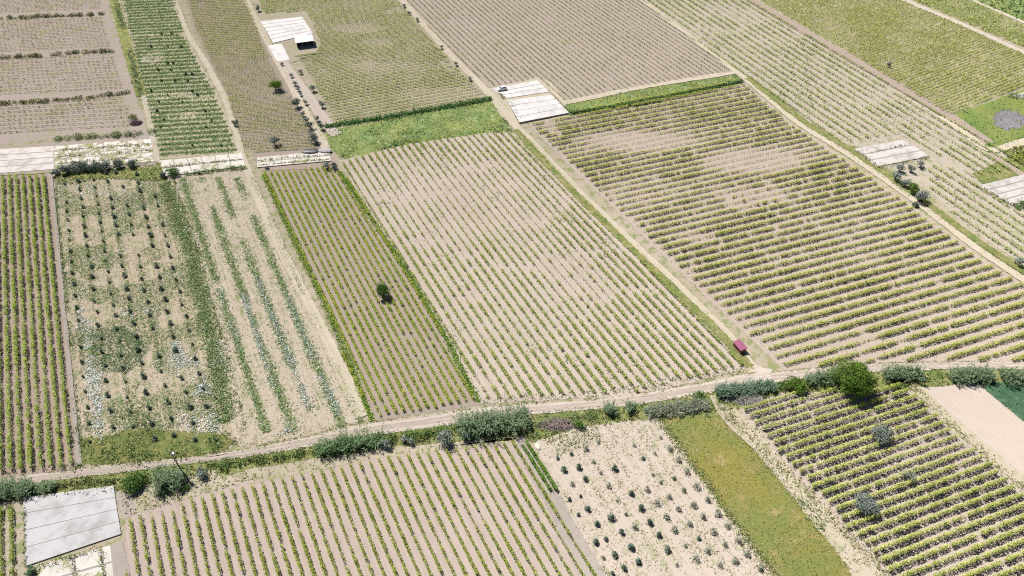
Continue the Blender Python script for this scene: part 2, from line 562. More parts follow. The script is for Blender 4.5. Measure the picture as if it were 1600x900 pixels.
F17 = [(590, -60), (925, -60), (1005, 0), (1148, 113), (1000, 138), (872, 162), (840, 125), (768, 138), (700, 78), (632, 0)]
F18 = [(930, -60), (1088, -60), (1170, 0), (1330, 92), (1480, 180), (1580, 240), (1600, 262), (1700, 330), (1700, 470), (1600, 415), (1500, 345), (1455, 300), (1330, 232), (1240, 180), (1165, 122), (1005, 0)]
F19 = [(1095, -60), (1300, -60), (1410, 0), (1510, 42), (1600, 83), (1720, 130), (1720, 90), (1600, 137), (1480, 181), (1330, 88), (1180, 0)]
F20 = [(1320, -60), (1415, -60), (1515, 0), (1600, 38), (1700, 80), (1700, 125), (1600, 77), (1420, 0)]
F21 = [(1420, -60), (1720, -60), (1720, 70), (1600, 34), (1520, 0)]
F19[5:7] = [(1720, 130), (1720, 95)]
MEADOW = [(1482, 182), (1600, 140), (1720, 98), (1720, 190), (1600, 222), (1545, 240)]
BAND_A = [(508, 205), (640, 180), (768, 158), (782, 172), (800, 202), (640, 224), (540, 248), (520, 236)]
BAND_B = [(872, 162), (1000, 140), (1150, 117), (1166, 124), (1040, 152), (888, 177)]

for nm, poly, mat in (
        ('far_left_field', F13, m_f13), ('weed_row_field', F14, m_f14), ('dusky_field', F15, m_f15), ('terraced_field', F16, m_f16),
        ('bare_field', F17, m_f17), ('far_right_field', F19, m_f19), ('corner_field', F20, m_f19), ('green_corner_field', F21, m_grass),
        ('long_strip_field', F18, m_f18), ('left_field', F1, m_f1), ('olive_plot_field', F2, m_f2), ('weedy_field', F3, m_f3),
        ('brown_field', F4, m_f4), ('middle_field', F5, m_f5), ('right_field', F6, m_f6), ('lower_field', F7, m_f7),
        ('nursery_field', F8, m_f8), ('lower_right_field', F10, m_f10), ('meadow', MEADOW, m_meadow),
        ('meadow', BAND_A, m_grass), ('meadow', BAND_B, m_grass)):
    sheet(nm, poly, mat, seed=len(nm) + int(abs(poly[0][0])) % 7)

# verge along the main track, between it and the lower fields
sheet('verge', [(-60, 752), (100, 742), (300, 716), (480, 692), (600, 678), (700, 660), (830, 645), (1000, 628), (1110, 610), (1230, 592), (1400, 578), (1700, 576),
                (1700, 600), (1520, 600), (1430, 608), (1220, 614), (1150, 640), (1030, 652), (900, 668), (835, 690), (700, 690), (590, 702), (380, 735), (185, 775), (-60, 785)], m_verge, seed=8)
sheet('verge', [(190, 770), (330, 735), (385, 752), (196, 806)], m_dry, seed=5)
sheet('verge', [(385, 735), (600, 702), (820, 683), (800, 690), (600, 714), (385, 756)], m_dry, seed=6)
sheet('turf', F9, m_grass2, rim=3.4, jitter=1.5, seed=4)
sheet('crop_field', F12, m_crop, rim=1.5, seed=2)
sheet('harrowed_field', F11, m_bare, rim=1.2, seed=9)
sheet('ash_ground', [(1552, 186), (1570, 178), (1590, 177), (1604, 184), (1612, 192), (1596, 201), (1575, 203), (1556, 197)], m_ash, rim=5, jitter=3.5, seed=5)
sheet('gravel', [(178, 762), (205, 775), (215, 800), (196, 812), (188, 800)], m_gravel, rim=.7, jitter=.3, seed=3)
sheet('gravel', [(172, 852), (192, 846), (204, 905), (210, 990), (176, 990)], m_gravel, rim=.7, jitter=.3, seed=5)
sheet('verge', [(1040, 634), (1100, 612), (1150, 640), (1118, 650), (1032, 655)], m_verge, seed=15)
sheet('dry_edge', [(1116, 630), (1150, 640), (1385, 905), (1450, 990), (1390, 990), (1335, 900), (1180, 700)], m_dry, rim=2, jitter=1, seed=12)
sheet('dry_edge', [(1420, 602), (1440, 606), (1600, 745), (1700, 830), (1700, 850), (1600, 768), (1470, 655)], m_dry, rim=1.5, jitter=.6, seed=13)
sheet('dry_edge', [(800, 684), (818, 682), (935, 880), (985, 990), (950, 990)], m_gravel, rim=1.2, seed=14)
sheet('weed_ground', [(128, 726), (118, 690), (200, 675), (330, 682), (366, 688), (340, 706), (200, 728)], m_bank, rim=2.4, jitter=1.8, seed=21)
sheet('weed_ground', [(85, 262), (250, 250), (262, 285), (170, 276), (90, 285)], m_verge, rim=2, jitter=1, seed=22)
sheet('weed_ground', [(1300, 232), (1335, 228), (1372, 262), (1400, 270), (1390, 285), (1340, 250)], m_verge, rim=1.5, seed=23)
sheet('weed_ground', [(1520, 272), (1600, 235), (1700, 215), (1700, 330), (1640, 300), (1600, 270), (1535, 288)], m_verge, rim=1.5, seed=24)
sheet('bare_yard', [(395, 242), (512, 232), (530, 262), (410, 268)], m_brown_path, rim=1.2, seed=25)
sheet('bare_yard', [(398, 18), (478, 14), (500, 60), (505, 80), (450, 100), (430, 75)], m_f16, rim=1.5, seed=26)
sheet('bare_yard', [(-60, 236), (85, 222), (100, 214), (240, 205), (245, 260), (80, 270), (-60, 278)], m_f13, rim=1.2, seed=27)
sheet('bare_yard', [(760, 140), (840, 122), (862, 130), (885, 165), (800, 195), (782, 180)], m_path, rim=1.2, seed=28)

UP = [(-60, 752), (0, 749), (100, 737), (200, 724), (300, 716), (400, 701), (500, 679), (560, 664), (700, 645), (770, 637), (830, 632), (900, 629), (960, 622), (1030, 611), (1110, 597), (1180, 583), (1230, 582), (1300, 573), (1370, 569), (1470, 567), (1600, 566), (1700, 566)]
LO = [(-60, 766), (0, 762), (100, 749), (200, 737), (300, 724), (400, 712), (500, 695), (560, 684), (700, 664), (770, 655), (830, 649), (900, 641), (960, 637), (1030, 627), (1110, 613), (1180, 599), (1230, 595), (1300, 586), (1370, 580), (1470, 577), (1600, 577), (1700, 578)]
strip('dirt_track', m_track, UP, LO, rim=1.2)
mid = [((a[0] + b[0]) / 2, a[1] * .5 + b[1] * .5) for a, b in zip(UP, LO)]
m_rut = soil_mat('wheel rut', (0.41, 0.35, 0.295), (0.33, 0.28, 0.235), px_dir((300, 718), (800, 641)), streak=0.6, stone=0.2)
strip('track_rut', m_rut, line=[(x, y - 2.2) for x, y in mid], width=.75, rim=.5, seed=41, jitter=.3)
strip('track_rut', m_rut, line=[(x, y + 2.4) for x, y in mid], width=.75, rim=.5, seed=47, jitter=.3)
strip('path', m_path, line=[(372, 236), (385, 262), (403, 310), (440, 392), (504, 515), (566, 652)], width=3.2)
strip('path', m_path, line=[(268, -60), (272, 0), (296, 58), (323, 100), (350, 150), (372, 218), (380, 250)], width=2.6)
strip('path', m_path, line=[(172, -60), (184, 0), (206, 75), (222, 138), (234, 190), (246, 255)], width=2.0)
strip('path', m_path, line=[(366, -60), (384, 0), (404, 38), (428, 85), (472, 165), (510, 235)], width=3.2)
strip('path', m_pale, line=[(438, 92), (462, 125), (492, 165), (512, 196), (526, 212)], width=4.5)
strip('path', m_path, line=[(575, -60), (628, 0), (700, 82), (766, 148), (784, 172), (808, 200), (830, 222), (905, 302), (1000, 392), (1080, 468), (1142, 530), (1178, 582)], width=3.4)
strip('path', m_path, line=[(930, -60), (1003, 0), (1158, 118), (1250, 195), (1332, 245), (1432, 315), (1525, 388), (1700, 505)], width=3.4)
strip('path', m_brown_path, line=[(1085, -60), (1172, 0), (1325, 90), (1480, 180), (1545, 225)], width=6.0)
strip('path', m_track, line=[(1300, -60), (1412, 0), (1510, 42), (1602, 84), (1700, 128)], width=4.0)
strip('path', m_path, line=[(1420, -60), (1518, 0), (1605, 38), (1700, 78)], width=2.6)
strip('path', m_path, line=[(1470, 182), (1545, 238), (1600, 222), (1700, 196)], width=4.0)
strip('path', m_brown_path, line=[(1545, 240), (1600, 275)], width=3.0)
strip('path', m_track, line=[(1178, 582), (1190, 590), (1205, 590)], width=6)
strip('path', m_path, line=[(870, 164), (1000, 137), (1152, 113)], width=3.0)
strip('ditch', m_gravel, line=[(80, 272), (95, 430), (112, 600), (125, 727)], width=1.1, rim=.3)
strip('track_rut', m_dry, line=[(1112, 618), (1130, 660), (1180, 700)], width=1.2, rim=.5)
strip('grass_edge', m_verge, line=[(166, -60), (178, 0), (200, 75), (215, 130), (222, 150)], width=4.5, rim=1.6)
strip('grass_edge', m_verge, line=[(806, 203), (828, 228), (898, 302), (990, 392), (1072, 470), (1132, 528), (1172, 574)], width=2.6, rim=1.2)
strip('grass_edge', m_verge, line=[(1168, 122), (1258, 192), (1338, 240), (1440, 312), (1530, 380), (1700, 490)], width=3.0, rim=1.5)

# ------------------------------------------------------------------ vine rows
def inside(poly, x, y):
    r = np.zeros(np.shape(x), bool)
    n = len(poly)
    for i in range(n):
        (x1, y1), (x2, y2) = poly[i], poly[(i + 1) % n]
        c = ((y1 > y) != (y2 > y)) & (x < (x2 - x1) * (y - y1) / (y2 - y1 + 1e-12) + x1)
        r ^= c
    return r

NO_VINES = [[P(*q) for q in poly] for poly in (
    [(1300, 226), (1335, 222), (1412, 208), (1462, 244), (1420, 262), (1370, 270), (1340, 252)], [(1515, 280), (1620, 258), (1700, 290), (1580, 328)],
    [(398, 24), (478, 18), (502, 70), (494, 82), (455, 90), (440, 100), (428, 80), (404, 40)],
    [(1395, 255), (1420, 254), (1448, 262), (1452, 312), (1440, 318), (1392, 285)], [(1440, 255), (1470, 245), (1530, 272), (1480, 262)])]

def field_rows(px_poly, d, p_px, q_px, count, trim=1.2, min_len=5.0):
    """parallel row lines clipped to the field; index 0 passes through p, index `count` through q"""
    poly = [P(*p) for p in px_poly]
    n = np.array([-d[1], d[0]])
    p, q = P(*p_px), P(*q_px)
    step = np.dot(q - p, n) / count
    off = [np.dot(v - p, n) / step for v in poly]
    res = []
    for k in range(int(math.ceil(min(off))), int(math.floor(max(off))) + 1):
        c = p + n * step * k
        ts = []
        for i in range(len(poly)):
            a, b = poly[i], poly[(i + 1) % len(poly)]
            da, db = np.dot(a - c, n), np.dot(b - c, n)
            if (da > 0) != (db > 0):
                f = da / (da - db)
                ts.append(np.dot(a + (b - a) * f - c, d))
        ts.sort()
        for j in range(0, len(ts) - 1, 2):
            if ts[j + 1] - ts[j] > min_len + 2 * trim:
                j0, j1 = RNG.uniform(-.5, .5, 2)
                t0, t1 = ts[j] + trim + j0, ts[j + 1] - trim + j1
                tt = np.arange(t0, t1, 0.5)
                free = np.ones(len(tt), bool)
                for ex in NO_VINES:
                    free &= ~inside(ex, c[0] + d[0] * tt, c[1] + d[1] * tt)
                edge = np.flatnonzero(np.diff(np.r_[0, free.astype(int), 0]))
                for a_, b_ in zip(edge[::2], edge[1::2]):
                    if (b_ - a_) * .5 > 3.0:
                        res.append((k, c + d * tt[a_], c + d * tt[b_ - 1]))
    return res, abs(step)

VINE_OLD = [lin(165, 170, 70), lin(150, 158, 62)]
def px_patch(x, y, patches):
    f = np.ones(len(x))
    if patches:
        u, v = to_px(np.c_[x, y])
        for (cx, cy, rx, ry, k) in patches:
            d = ((u - cx) / rx) ** 2 + ((v - cy) / ry) ** 2
            f *= 1 - (1 - k) * np.clip(1.6 - 1.1 * d, 0, 1)
    return f

def vine_row_arrays(p, q, st, seed):
    rng = np.random.default_rng(seed)
    L = np.linalg.norm(q - p)
    d = (q - p) / L
    n = np.array([-d[1], d[0]])
    m = max(2, int(L / st['gap']))
    s = (np.arange(m) + 0.5) / m * L + rng.normal(0, 0.10, m)
    cx, cy = p[0] + d[0] * s, p[1] + d[1] * s
    v = 0.4 + 1.2 * fbm(cx, cy, st.get('vs', 14.0), st.get('seed', 1)) ** 1.1
    v *= 1 + st.get('pv', .35) * rng.uniform(-1, 1, m)
    v *= px_patch(cx, cy, st.get('patches'))
    along = noise2(s, np.full(m, seed % 997), 7.0, 3)
    v[(along < st.get('miss', 0.12)) & (rng.random(m) < 0.75)] *= 0.15
    v[rng.random(m) < st.get('dead', 0.05)] *= 0.1
    v = np.clip(v, 0, 1.6) * st.get('vigour', 1.0)
    cnt = rng.poisson(st['leaves'] * 2.0 * v)
    i = np.repeat(np.arange(m), cnt)
    k = len(i)
    u = rng.normal(0, 0.33, k) * st['gap'] * st.get('spread', 1.0)
    sc = np.clip(0.65 + 0.4 * v[i], 0.5, 1.15)
    r = st['w'] * sc
    th = rng.uniform(0, 2 * math.pi, k)
    rad = np.sqrt(rng.uniform(0.12, 1, k))
    off = np.cos(th) * rad * r
    hz = st['h'] * (0.66 + 0.32 * np.sin(th) * rad) * sc
    C = np.stack([cx[i] + d[0] * u + n[0] * off, cy[i] + d[1] * u + n[1] * off, hz], 1)
    nr = np.zeros((k, 3))
    nr[:, :2] = n[None, :] * (np.cos(th) * rad)[:, None]
    nr[:, 2] = np.sin(th) * rad * 0.8 + 0.25
    V, F = leaf_quads(C, st['size'], up=0.45, rng=rng, normal=nr)
    # plants differ in colour one from the next, and over the field
    pl = 0.5 * rng.random(m) + 0.5 * fbm(cx, cy, 22.0, st.get('seed', 1) + 3)
    col = np.array(st['c1'])[None] * (1 - pl[i, None]) + np.array(st['c2'])[None] * pl[i, None]
    col = col * (1 + st.get('cv', .32) * rng.uniform(-1, 1, (k, 1)))
    T = np.repeat(col * np.array([0.96, 1.0, 0.92]), 4, axis=0)
    # the stock of each vine: a short dark forked stem
    if st.get('stocks', True):
        ok = v > 0.02
        bx, by = cx[ok], cy[ok]
        mm = len(bx)
        hh = st['h'] * 0.62
        ww = st.get('stock', 0.07) * 0.6
        ax = rng.uniform(0, math.pi, mm)
        VV, FF = [], []
        for rot in (0, math.pi / 2):
            ca, sa = np.cos(ax + rot) * ww, np.sin(ax + rot) * ww
            lean = rng.normal(0, 0.08, (mm, 2))
            q4 = np.stack([np.c_[bx - ca, by - sa, np.zeros(mm)], np.c_[bx + ca, by + sa, np.zeros(mm)],
                           np.c_[bx + ca * .8 + lean[:, 0], by + sa * .8 + lean[:, 1], np.full(mm, hh)],
                           np.c_[bx - ca * .8 + lean[:, 0], by - sa * .8 + lean[:, 1], np.full(mm, hh)]], 1).reshape(-1, 3)
            VV.append(q4)
        # two arms along the wire
        for sg in (-1, 1):
            ex, ey = bx + d[0] * sg * st['gap'] * .5, by + d[1] * sg * st['gap'] * .5
            q4 = np.stack([np.c_[bx, by, np.full(mm, hh - .05)], np.c_[bx, by, np.full(mm, hh + .03)],
                           np.c_[ex, ey, np.full(mm, hh + .06)], np.c_[ex, ey, np.full(mm, hh + .0)]], 1).reshape(-1, 3)
            VV.append(q4)
        SV = np.concatenate(VV)
        SF = np.arange(len(SV)).reshape(-1, 4)
        ST = np.tile(np.array([0.10, 0.075, 0.055]), (len(SV), 1))
        stocks = (SV, SF, ST)
    else:
        stocks = None
    return (V, F, T), stocks

def join(parts):
    V, F, T, b = [], [], [], 0
    for (v, f, t) in parts:
        V.append(v); F.append(f + b); T.append(t); b += len(v)
    return np.concatenate(V), np.concatenate(F), np.concatenate(T)

def plant_rows(rows, st, label, group, cat='vine row', mass=None, flip=False, parted=False):
    rows = sorted(rows, key=lambda r: -r[0] if flip else r[0])
    order = 0
    for j, (k, p, q) in enumerate(rows):
        f9 = np.linspace(0, 1, 9)[:, None]
        uu, vv = to_px(p + (q - p) * f9)
        if not np.any((uu > -20) & (uu < 1620) & (vv > -14) & (vv < 925)): continue   # the photo shows nothing of it
        order += 1
        leaves, stocks = vine_row_arrays(p, q, st, 1000 * (st.get('seed', 1)) + k + 500)
        if len(leaves[0]) == 0: continue
        if mass is not None:
            mass.append(leaves)
            if stocks: mass.append(stocks)
            continue
        c = (p + q) / 2
        sh = np.array([c[0], c[1], 0.0])
        lab = label.format(n=ordinal(order)) if callable(getattr(label, 'format', None)) else label(order)
        if parted:
            root = thing('vine_row', lab, cat, loc=sh, group=group)
            V, F, T = leaves
            link('canopy', mesh_from('canopy', V - sh, F, T), LEAF, parent=root)
            SV, SF, ST = stocks
            link('stocks', mesh_from('stocks', SV - sh, SF, ST), LEAF, parent=root)['kind'] = 'stuff'
        else:
            V, F, T = join([leaves, stocks]) if stocks else leaves
            o = link('vine_row', mesh_from('vine_row', V - sh, F, T), LEAF, loc=sh)
            tag(o, lab, cat, group)

YG1, YG2 = (0.24, 0.27, 0.05), (0.42, 0.42, 0.10)
style = lambda **k: dict(dict(gap=1.15, leaves=26, w=0.42, h=1.15, size=0.30, c1=YG1, c2=YG2), **k)

rows, stp = field_rows(F6, EW, (826, 197), (1213, 575), 43)
plant_rows(rows, style(seed=1, w=0.62, h=1.25, leaves=42, miss=0.11, pv=.3, spread=1.15, vs=12, c1=(0.30, 0.34, 0.06), c2=(0.53, 0.52, 0.16),
           patches=[(1000, 222, 95, 16, .08), (1180, 252, 85, 20, .08), (1010, 300, 70, 20, .45), (1085, 372, 30, 8, .3), (960, 215, 60, 10, .4), (1150, 300, 40, 8, .4), (890, 240, 50, 12, .6)]),
           'trellised vine row in the wide field beyond the red hut, {n} from the track', 'vine rows beyond the red hut', flip=True)
rows, stp = field_rows(F5, NS, (750, 628), (1172, 585), 27)
plant_rows(rows, style(seed=2, w=0.46, leaves=25, miss=0.25, dead=.10, pv=.5, h=1.0, vs=18, size=0.28, c1=(0.22, 0.29, 0.06), c2=(0.42, 0.43, 0.14),
           patches=[(700, 330, 120, 50, .5), (690, 280, 130, 40, .55), (820, 330, 60, 60, .6), (900, 470, 60, 30, .5), (1040, 520, 150, 90, 1.6), (800, 590, 120, 50, 1.6), (640, 250, 130, 30, 1.4), (800, 270, 60, 60, 1.3), (640, 420, 20, 60, 1.4)]),
           'thin vine row on pale soil, {n} from the red hut', 'vine rows on the pale middle field', flip=True)
rows, stp = field_rows(F4, NS, (597, 655), (732, 633), 11)
plant_rows(rows, style(seed=3, w=0.42, leaves=32, miss=0.12, h=1.0, size=0.28, c1=(0.22, 0.29, 0.045), c2=(0.40, 0.42, 0.08)),
           'low vine row on brown soil round the lone dark tree, {n} from the pale field', 'vine rows on the brown field', flip=True)
rows, stp = field_rows(F1, NS, (4, 736), (114, 733), 7)
plant_rows(rows, style(seed=4, w=0.46, leaves=34, miss=0.12, dead=0.06, vs=6, pv=.5, h=1.9, c1=(0.19, 0.30, 0.045), c2=(0.36, 0.43, 0.08)),
           'dense green vine row at the left edge, {n} from the grey ditch', 'dense vine rows by the grey ditch', flip=True)
rows, stp = field_rows(F7, NS, (206, 822), (792, 704), 38)
plant_rows(rows, style(seed=5, w=0.36, leaves=27, miss=0.10, dead=0.05, h=1.35, size=0.27, vs=7, c1=(0.19, 0.245, 0.035), c2=(0.35, 0.37, 0.075)),
           'vine row below the dirt track, {n} from the grey concrete slab', 'vine rows below the dirt track', flip=True, parted=True)
rows, stp = field_rows(F10, EW, (1212, 707), (1375, 897), 15)
plant_rows(rows, style(seed=6, w=0.47, leaves=46, miss=0.04, dead=0.02, h=1.65, size=0.29, c1=(0.28, 0.33, 0.06), c2=(0.50, 0.50, 0.16)),
           'bushy vine row below the big roadside tree, {n} down from it', 'bushy vine rows below the big tree', flip=False, parted=True)
rows, stp = field_rows([(-40, 790), (30, 784), (36, 905), (40, 990), (-40, 990)], vp_dir(-20), (3, 815), (20, 813), 1)
plant_rows(rows, style(seed=7, w=0.5, leaves=36, miss=0.03, h=1.4, c1=(0.15, 0.21, 0.04), c2=(0.28, 0.31, 0.06)),
           'short vine row left of the grey concrete slab, {n} from it', 'vine rows beside the concrete slab', flip=True)
# green weeds have grown over the edge rows
rows, stp = field_rows([(812, 688), (826, 686), (880, 770), (850, 770)], NS, (818, 700), (826, 698), 1, trim=.2)
plant_rows(rows, style(seed=8, w=0.45, leaves=50, miss=0, h=1.2, c1=(0.10, 0.19, 0.04), c2=(0.16, 0.25, 0.05)),
           'overgrown bright green vine row at the corner near the tall reeds, {n} from the weeds', 'overgrown vine rows', flip=True)

# beyond: the far fields
rows, stp = field_rows(F16, EW, (615, 44), (615, 142), 24)
plant_rows(rows, style(seed=11, gap=1.2, pv=.15, cv=.1, spread=1.4, w=0.30, leaves=18, size=0.28, h=.8, dead=.02, miss=0.1, vs=15, stock=.1, c1=(0.29, 0.37, 0.055), c2=(0.51, 0.54, 0.15), vigour=1.25,
           patches=[(560, 45, 40, 8, .3), (590, 68, 30, 8, .4), (620, 105, 70, 8, .5), (700, 150, 90, 12, .5)]),
           'far vine row round the open shed, {n} up from the bright grass strip', 'vine rows round the open shed', flip=False)
rows, stp = field_rows(F18, vp_dir(90), (1240, 182), (1352, 102), 15)
plant_rows(rows, style(seed=12, gap=1.6, w=0.55, leaves=13, size=0.42, h=1.0, miss=0.25, vs=9, stock=.1, c1=(0.23, 0.31, 0.07), c2=(0.48, 0.49, 0.19)),
           'patchy vine row in the long far strip, {n} from the brown track', 'patchy vine rows along the brown track', flip=False)
MASS = []
rows, stp = field_rows(F17, NS, (870, 155), (1140, 112), 31)
plant_rows(rows, style(seed=13, gap=1.3, w=0.32, leaves=4.5, size=0.36, h=.8, miss=0.05, stock=.13, c1=(0.24, 0.24, 0.10), c2=(0.34, 0.33, 0.15)),
           'bare budding vine row in the plain brown far field, {n} from the long strip', 'bare vine rows in the plain far field', flip=False)
rows, stp = field_rows(F15, FARROW, (440, 110), (440, 200), 24)
plant_rows(rows, style(seed=14, gap=1.3, pv=.25, cv=.1, spread=1.4, w=0.28, leaves=13, size=0.28, miss=0.12, h=.8, stock=.1, c1=(0.28, 0.32, 0.05), c2=(0.50, 0.49, 0.12),
           patches=[(340, 40, 90, 60, 1.5), (410, 130, 50, 30, .6), (420, 220, 50, 15, .6)]), '', '', mass=MASS)
rows, stp = field_rows(F19, px_dir((1365, 100), (1510, 52)), (1400, 30), (1400, 150), 30)
plant_rows(rows, style(seed=15, gap=1.4, pv=.2, cv=.1, spread=1.4, w=0.52, leaves=22, size=0.31, miss=0.06, h=.9, stocks=False, c1=(0.27, 0.32, 0.06), c2=(0.47, 0.47, 0.14)), '', '', mass=MASS)
rows, stp = field_rows(F20, px_dir((1365, 100), (1510, 52)), (1400, 30), (1400, 150), 36)
plant_rows(rows, style(seed=16, gap=1.5, w=0.75, leaves=13, size=0.45, miss=0.08, h=.9, stocks=False, c1=(0.24, 0.31, 0.07), c2=(0.42, 0.45, 0.15)), '', '', mass=MASS)
rows, stp = field_rows([(1560, 240), (1700, 190), (1700, 330), (1620, 280)], px_dir((1365, 100), (1510, 52)), (1590, 240), (1590, 262), 6)
plant_rows(rows, style(seed=17, gap=1.6, w=0.5, leaves=8, size=0.55, miss=0.1, h=1.1, c1=(0.19, 0.23, 0.05), c2=(0.32, 0.34, 0.09)), '', '', mass=MASS)
BL = [[(-80, -60), (150, -60), (163, 14), (-80, 24)], [(-80, 34), (165, 26), (178, 76), (-80, 86)], [(-80, 96), (182, 86), (200, 140), (-80, 156)], [(-80, 166), (200, 154), (214, 196), (-80, 216)]]
for b in BL:
    rows, stp = field_rows(b, FARROW, (100, 100), (100, 148), 9)
    plant_rows(rows, style(seed=18, gap=2.0, cv=.15, w=0.45, leaves=8, size=0.36, miss=0.15, h=.9, stock=.10, spread=.9, c1=(0.28, 0.27, 0.08), c2=(0.44, 0.40, 0.15), vs=20), '', '', mass=MASS)
V, F, T = join(MASS)
stuff('far_vines', mesh_from('far_vines', V, F, T), LEAF, 'small yellow-green vines massed in the farthest fields', 'vines')

# ------------------------------------------------------------------ ground cover that nobody could count
GREEN = [(0.085, 0.145, 0.055), (0.125, 0.19, 0.07), (0.165, 0.21, 0.085)]
OLIVEG = [(0.15, 0.175, 0.055), (0.22, 0.215, 0.08), (0.12, 0.16, 0.055)]
STRAW = [(0.42, 0.38, 0.22), (0.34, 0.31, 0.15), (0.28, 0.29, 0.11)]
WHITE = [(0.66, 0.68, 0.66), (0.52, 0.56, 0.51), (0.28, 0.33, 0.21)]

def poly_points(px_poly, per_m2, rng):
    poly = [P(*p) for p in px_poly]
    A = np.array(poly)
    lo, hi = A.min(0), A.max(0)
    n = int(per_m2 * (hi[0] - lo[0]) * (hi[1] - lo[1]))
    x, y = rng.uniform(lo[0], hi[0], n), rng.uniform(lo[1], hi[1], n)
    k = inside(poly, x, y)
    return np.c_[x[k], y[k]]

def line_points(px_line, width, per_m, rng, wave=0.0):
    p = [P(*q) for q in px_line]
    out = []
    for a, b in zip(p, p[1:]):
        L = np.linalg.norm(b - a)
        n = int(L * per_m)
        d = (b - a) / L
        nr = np.array([-d[1], d[0]])
        s = rng.uniform(0, L, n)
        ww = width * (0.5 + 0.9 * fbm(a[0] + d[0] * s, a[1] + d[1] * s, 8, 31))
        out.append(a + d * s[:, None] + nr * (rng.normal(0, 0.32, n) * ww)[:, None])
    return np.concatenate(out)

def tufts(xy, size, height, cols, rng, keep=None, per=3, w=None, up=1.1):
    if keep is not None: xy = xy[keep(xy[:, 0], xy[:, 1]) > rng.random(len(xy))]
    n = len(xy)
    if n == 0: return np.zeros((0, 3)), np.zeros((0, 4), int), np.zeros((0, 3))
    hh = height * rng.uniform(0.4, 1.2, n)
    C = np.repeat(np.c_[xy, hh * 0.5], per, axis=0)
    m = len(C)
    C = C + np.c_[rng.normal(0, size * .5, (m, 2)), rng.uniform(-.5, .5, m) * np.repeat(hh, per)]
    C[:, 2] = np.maximum(C[:, 2], 0.06)
    V, F = leaf_quads(C, size, up=up, rng=rng)
    V[:, 2] = np.maximum(V[:, 2], 0.03)
    base = tints(n, cols, rng, w=w)[::4]
    T = np.repeat(np.repeat(base, per, 0) * rng.uniform(.8, 1.2, (m, 1)), 4, 0)
    return V, F, T

BRIGHT = [(0.16, 0.25, 0.095), (0.22, 0.31, 0.125), (0.27, 0.335, 0.16)]
rg = np.random.default_rng(21)
patch = lambda sc, sd, lo, hi: (lambda x, y: np.clip((fbm(x, y, sc, sd) - lo) / (hi - lo), 0, 1))
W = []
# weedy plot: a broad nettle strip, then green and flowering strips between bare tractor lines
W.append(tufts(line_points([(258, 285), (300, 395), (345, 590), (352, 660)], 5.0, 60, rg), .36, .45, BRIGHT + GREEN[1:], rg))
for (x450, wd, pm, hi_) in ((342, 2.3, 30, .45), (377, 2.3, 30, .45), (408, 2.4, 30, .45), (443, 2.2, 28, .45), (470, 1.8, 16, .5)):
    xa = lambda y: x450 + (x450 + 20) / 1090.0 * (y - 450)
    W.append(tufts(line_points([(xa(278), 278), (xa(400), 400), (xa(560), 560), (xa(676), 676)], wd, pm, rg), .34, .28, BRIGHT, rg, keep=patch(13, int(x450), .28, hi_)))
W.append(tufts(line_points([(270, 275), (310, 395), (370, 600), (385, 690)], 1.2, 7, rg), .32, .3, OLIVEG, rg, keep=patch(10, 45, .4, .6)))
W.append(tufts(poly_points(F3, 1.4, rg), .22, .2, OLIVEG + STRAW, rg))
# olive plot
W.append(tufts(poly_points(F2, 7.0, rg), .28, .25, BRIGHT + GREEN[1:] + [(0.12, 0.19, 0.11)], rg, keep=lambda x, y: np.clip((fbm(x, y, 8, 51) - .47) / .12, 0, 1)))
W.append(tufts(poly_points(F2, 4.5, rg), .20, .18, OLIVEG + STRAW + BRIGHT, rg, keep=patch(7, 56, .2, .7)))
W.append(tufts(poly_points([(140, 515), (195, 510), (235, 545), (200, 585), (145, 580)], 9, rg), .30, .3, [(0.10, 0.18, 0.09), (0.15, 0.22, 0.11)], rg))
W.append(tufts(line_points([(84, 276), (100, 430), (116, 600), (128, 724)], 1.2, 8, rg), .35, .4, GREEN, rg, keep=patch(9, 52, .3, .5)))
W.append(tufts(poly_points([(128, 726), (122, 690), (200, 675), (330, 682), (366, 688), (340, 706), (200, 728)], 4, rg), .36, .4, OLIVEG + GREEN + STRAW[1:], rg, keep=patch(5, 53, .25, .5)))
W.append(tufts(poly_points([(118, 738), (112, 670), (200, 655), (330, 665), (385, 685), (350, 712), (200, 735)], 3, rg), .40, .9, [(0.06, 0.12, 0.04), (0.09, 0.16, 0.05)], rg, keep=patch(4, 54, .58, .68)))
W.append(tufts(poly_points([(118, 735), (112, 660), (200, 640), (330, 650), (385, 685), (350, 708), (200, 730)], 3, rg), .34, .35, OLIVEG + GREEN, rg, keep=patch(6, 55, .45, .6)))
W.append(tufts(poly_points([(84, 266), (250, 252), (262, 285), (170, 280), (90, 290)], 3, rg), .42, .5, OLIVEG + GREEN, rg))
for (a_, b_) in (((100, 276), (142, 690)), ((122, 272), (176, 668)), ((147, 282), (208, 668)), ((167, 272), (242, 688)), ((191, 280), (274, 682)), ((214, 274), (307, 688)), ((240, 294), (338, 688))):
    W.append(tufts(line_points([a_, b_], 1.6, 13, rg), .26, .25, BRIGHT + GREEN + OLIVEG, rg, keep=patch(8, int(a_[0]), .32, .58)))
# green edge strips of the brown field
W.append(tufts(line_points([(412, 272), (440, 335), (505, 470), (560, 600), (582, 660)], 1.4, 22, rg), .36, .5, [(0.16, 0.26, 0.045), (0.25, 0.34, 0.07)], rg))
W.append(tufts(line_points([(530, 268), (562, 315), (640, 430), (700, 535), (748, 628)], 1.3, 24, rg), .36, .5, [(0.14, 0.26, 0.045), (0.22, 0.33, 0.06)], rg))
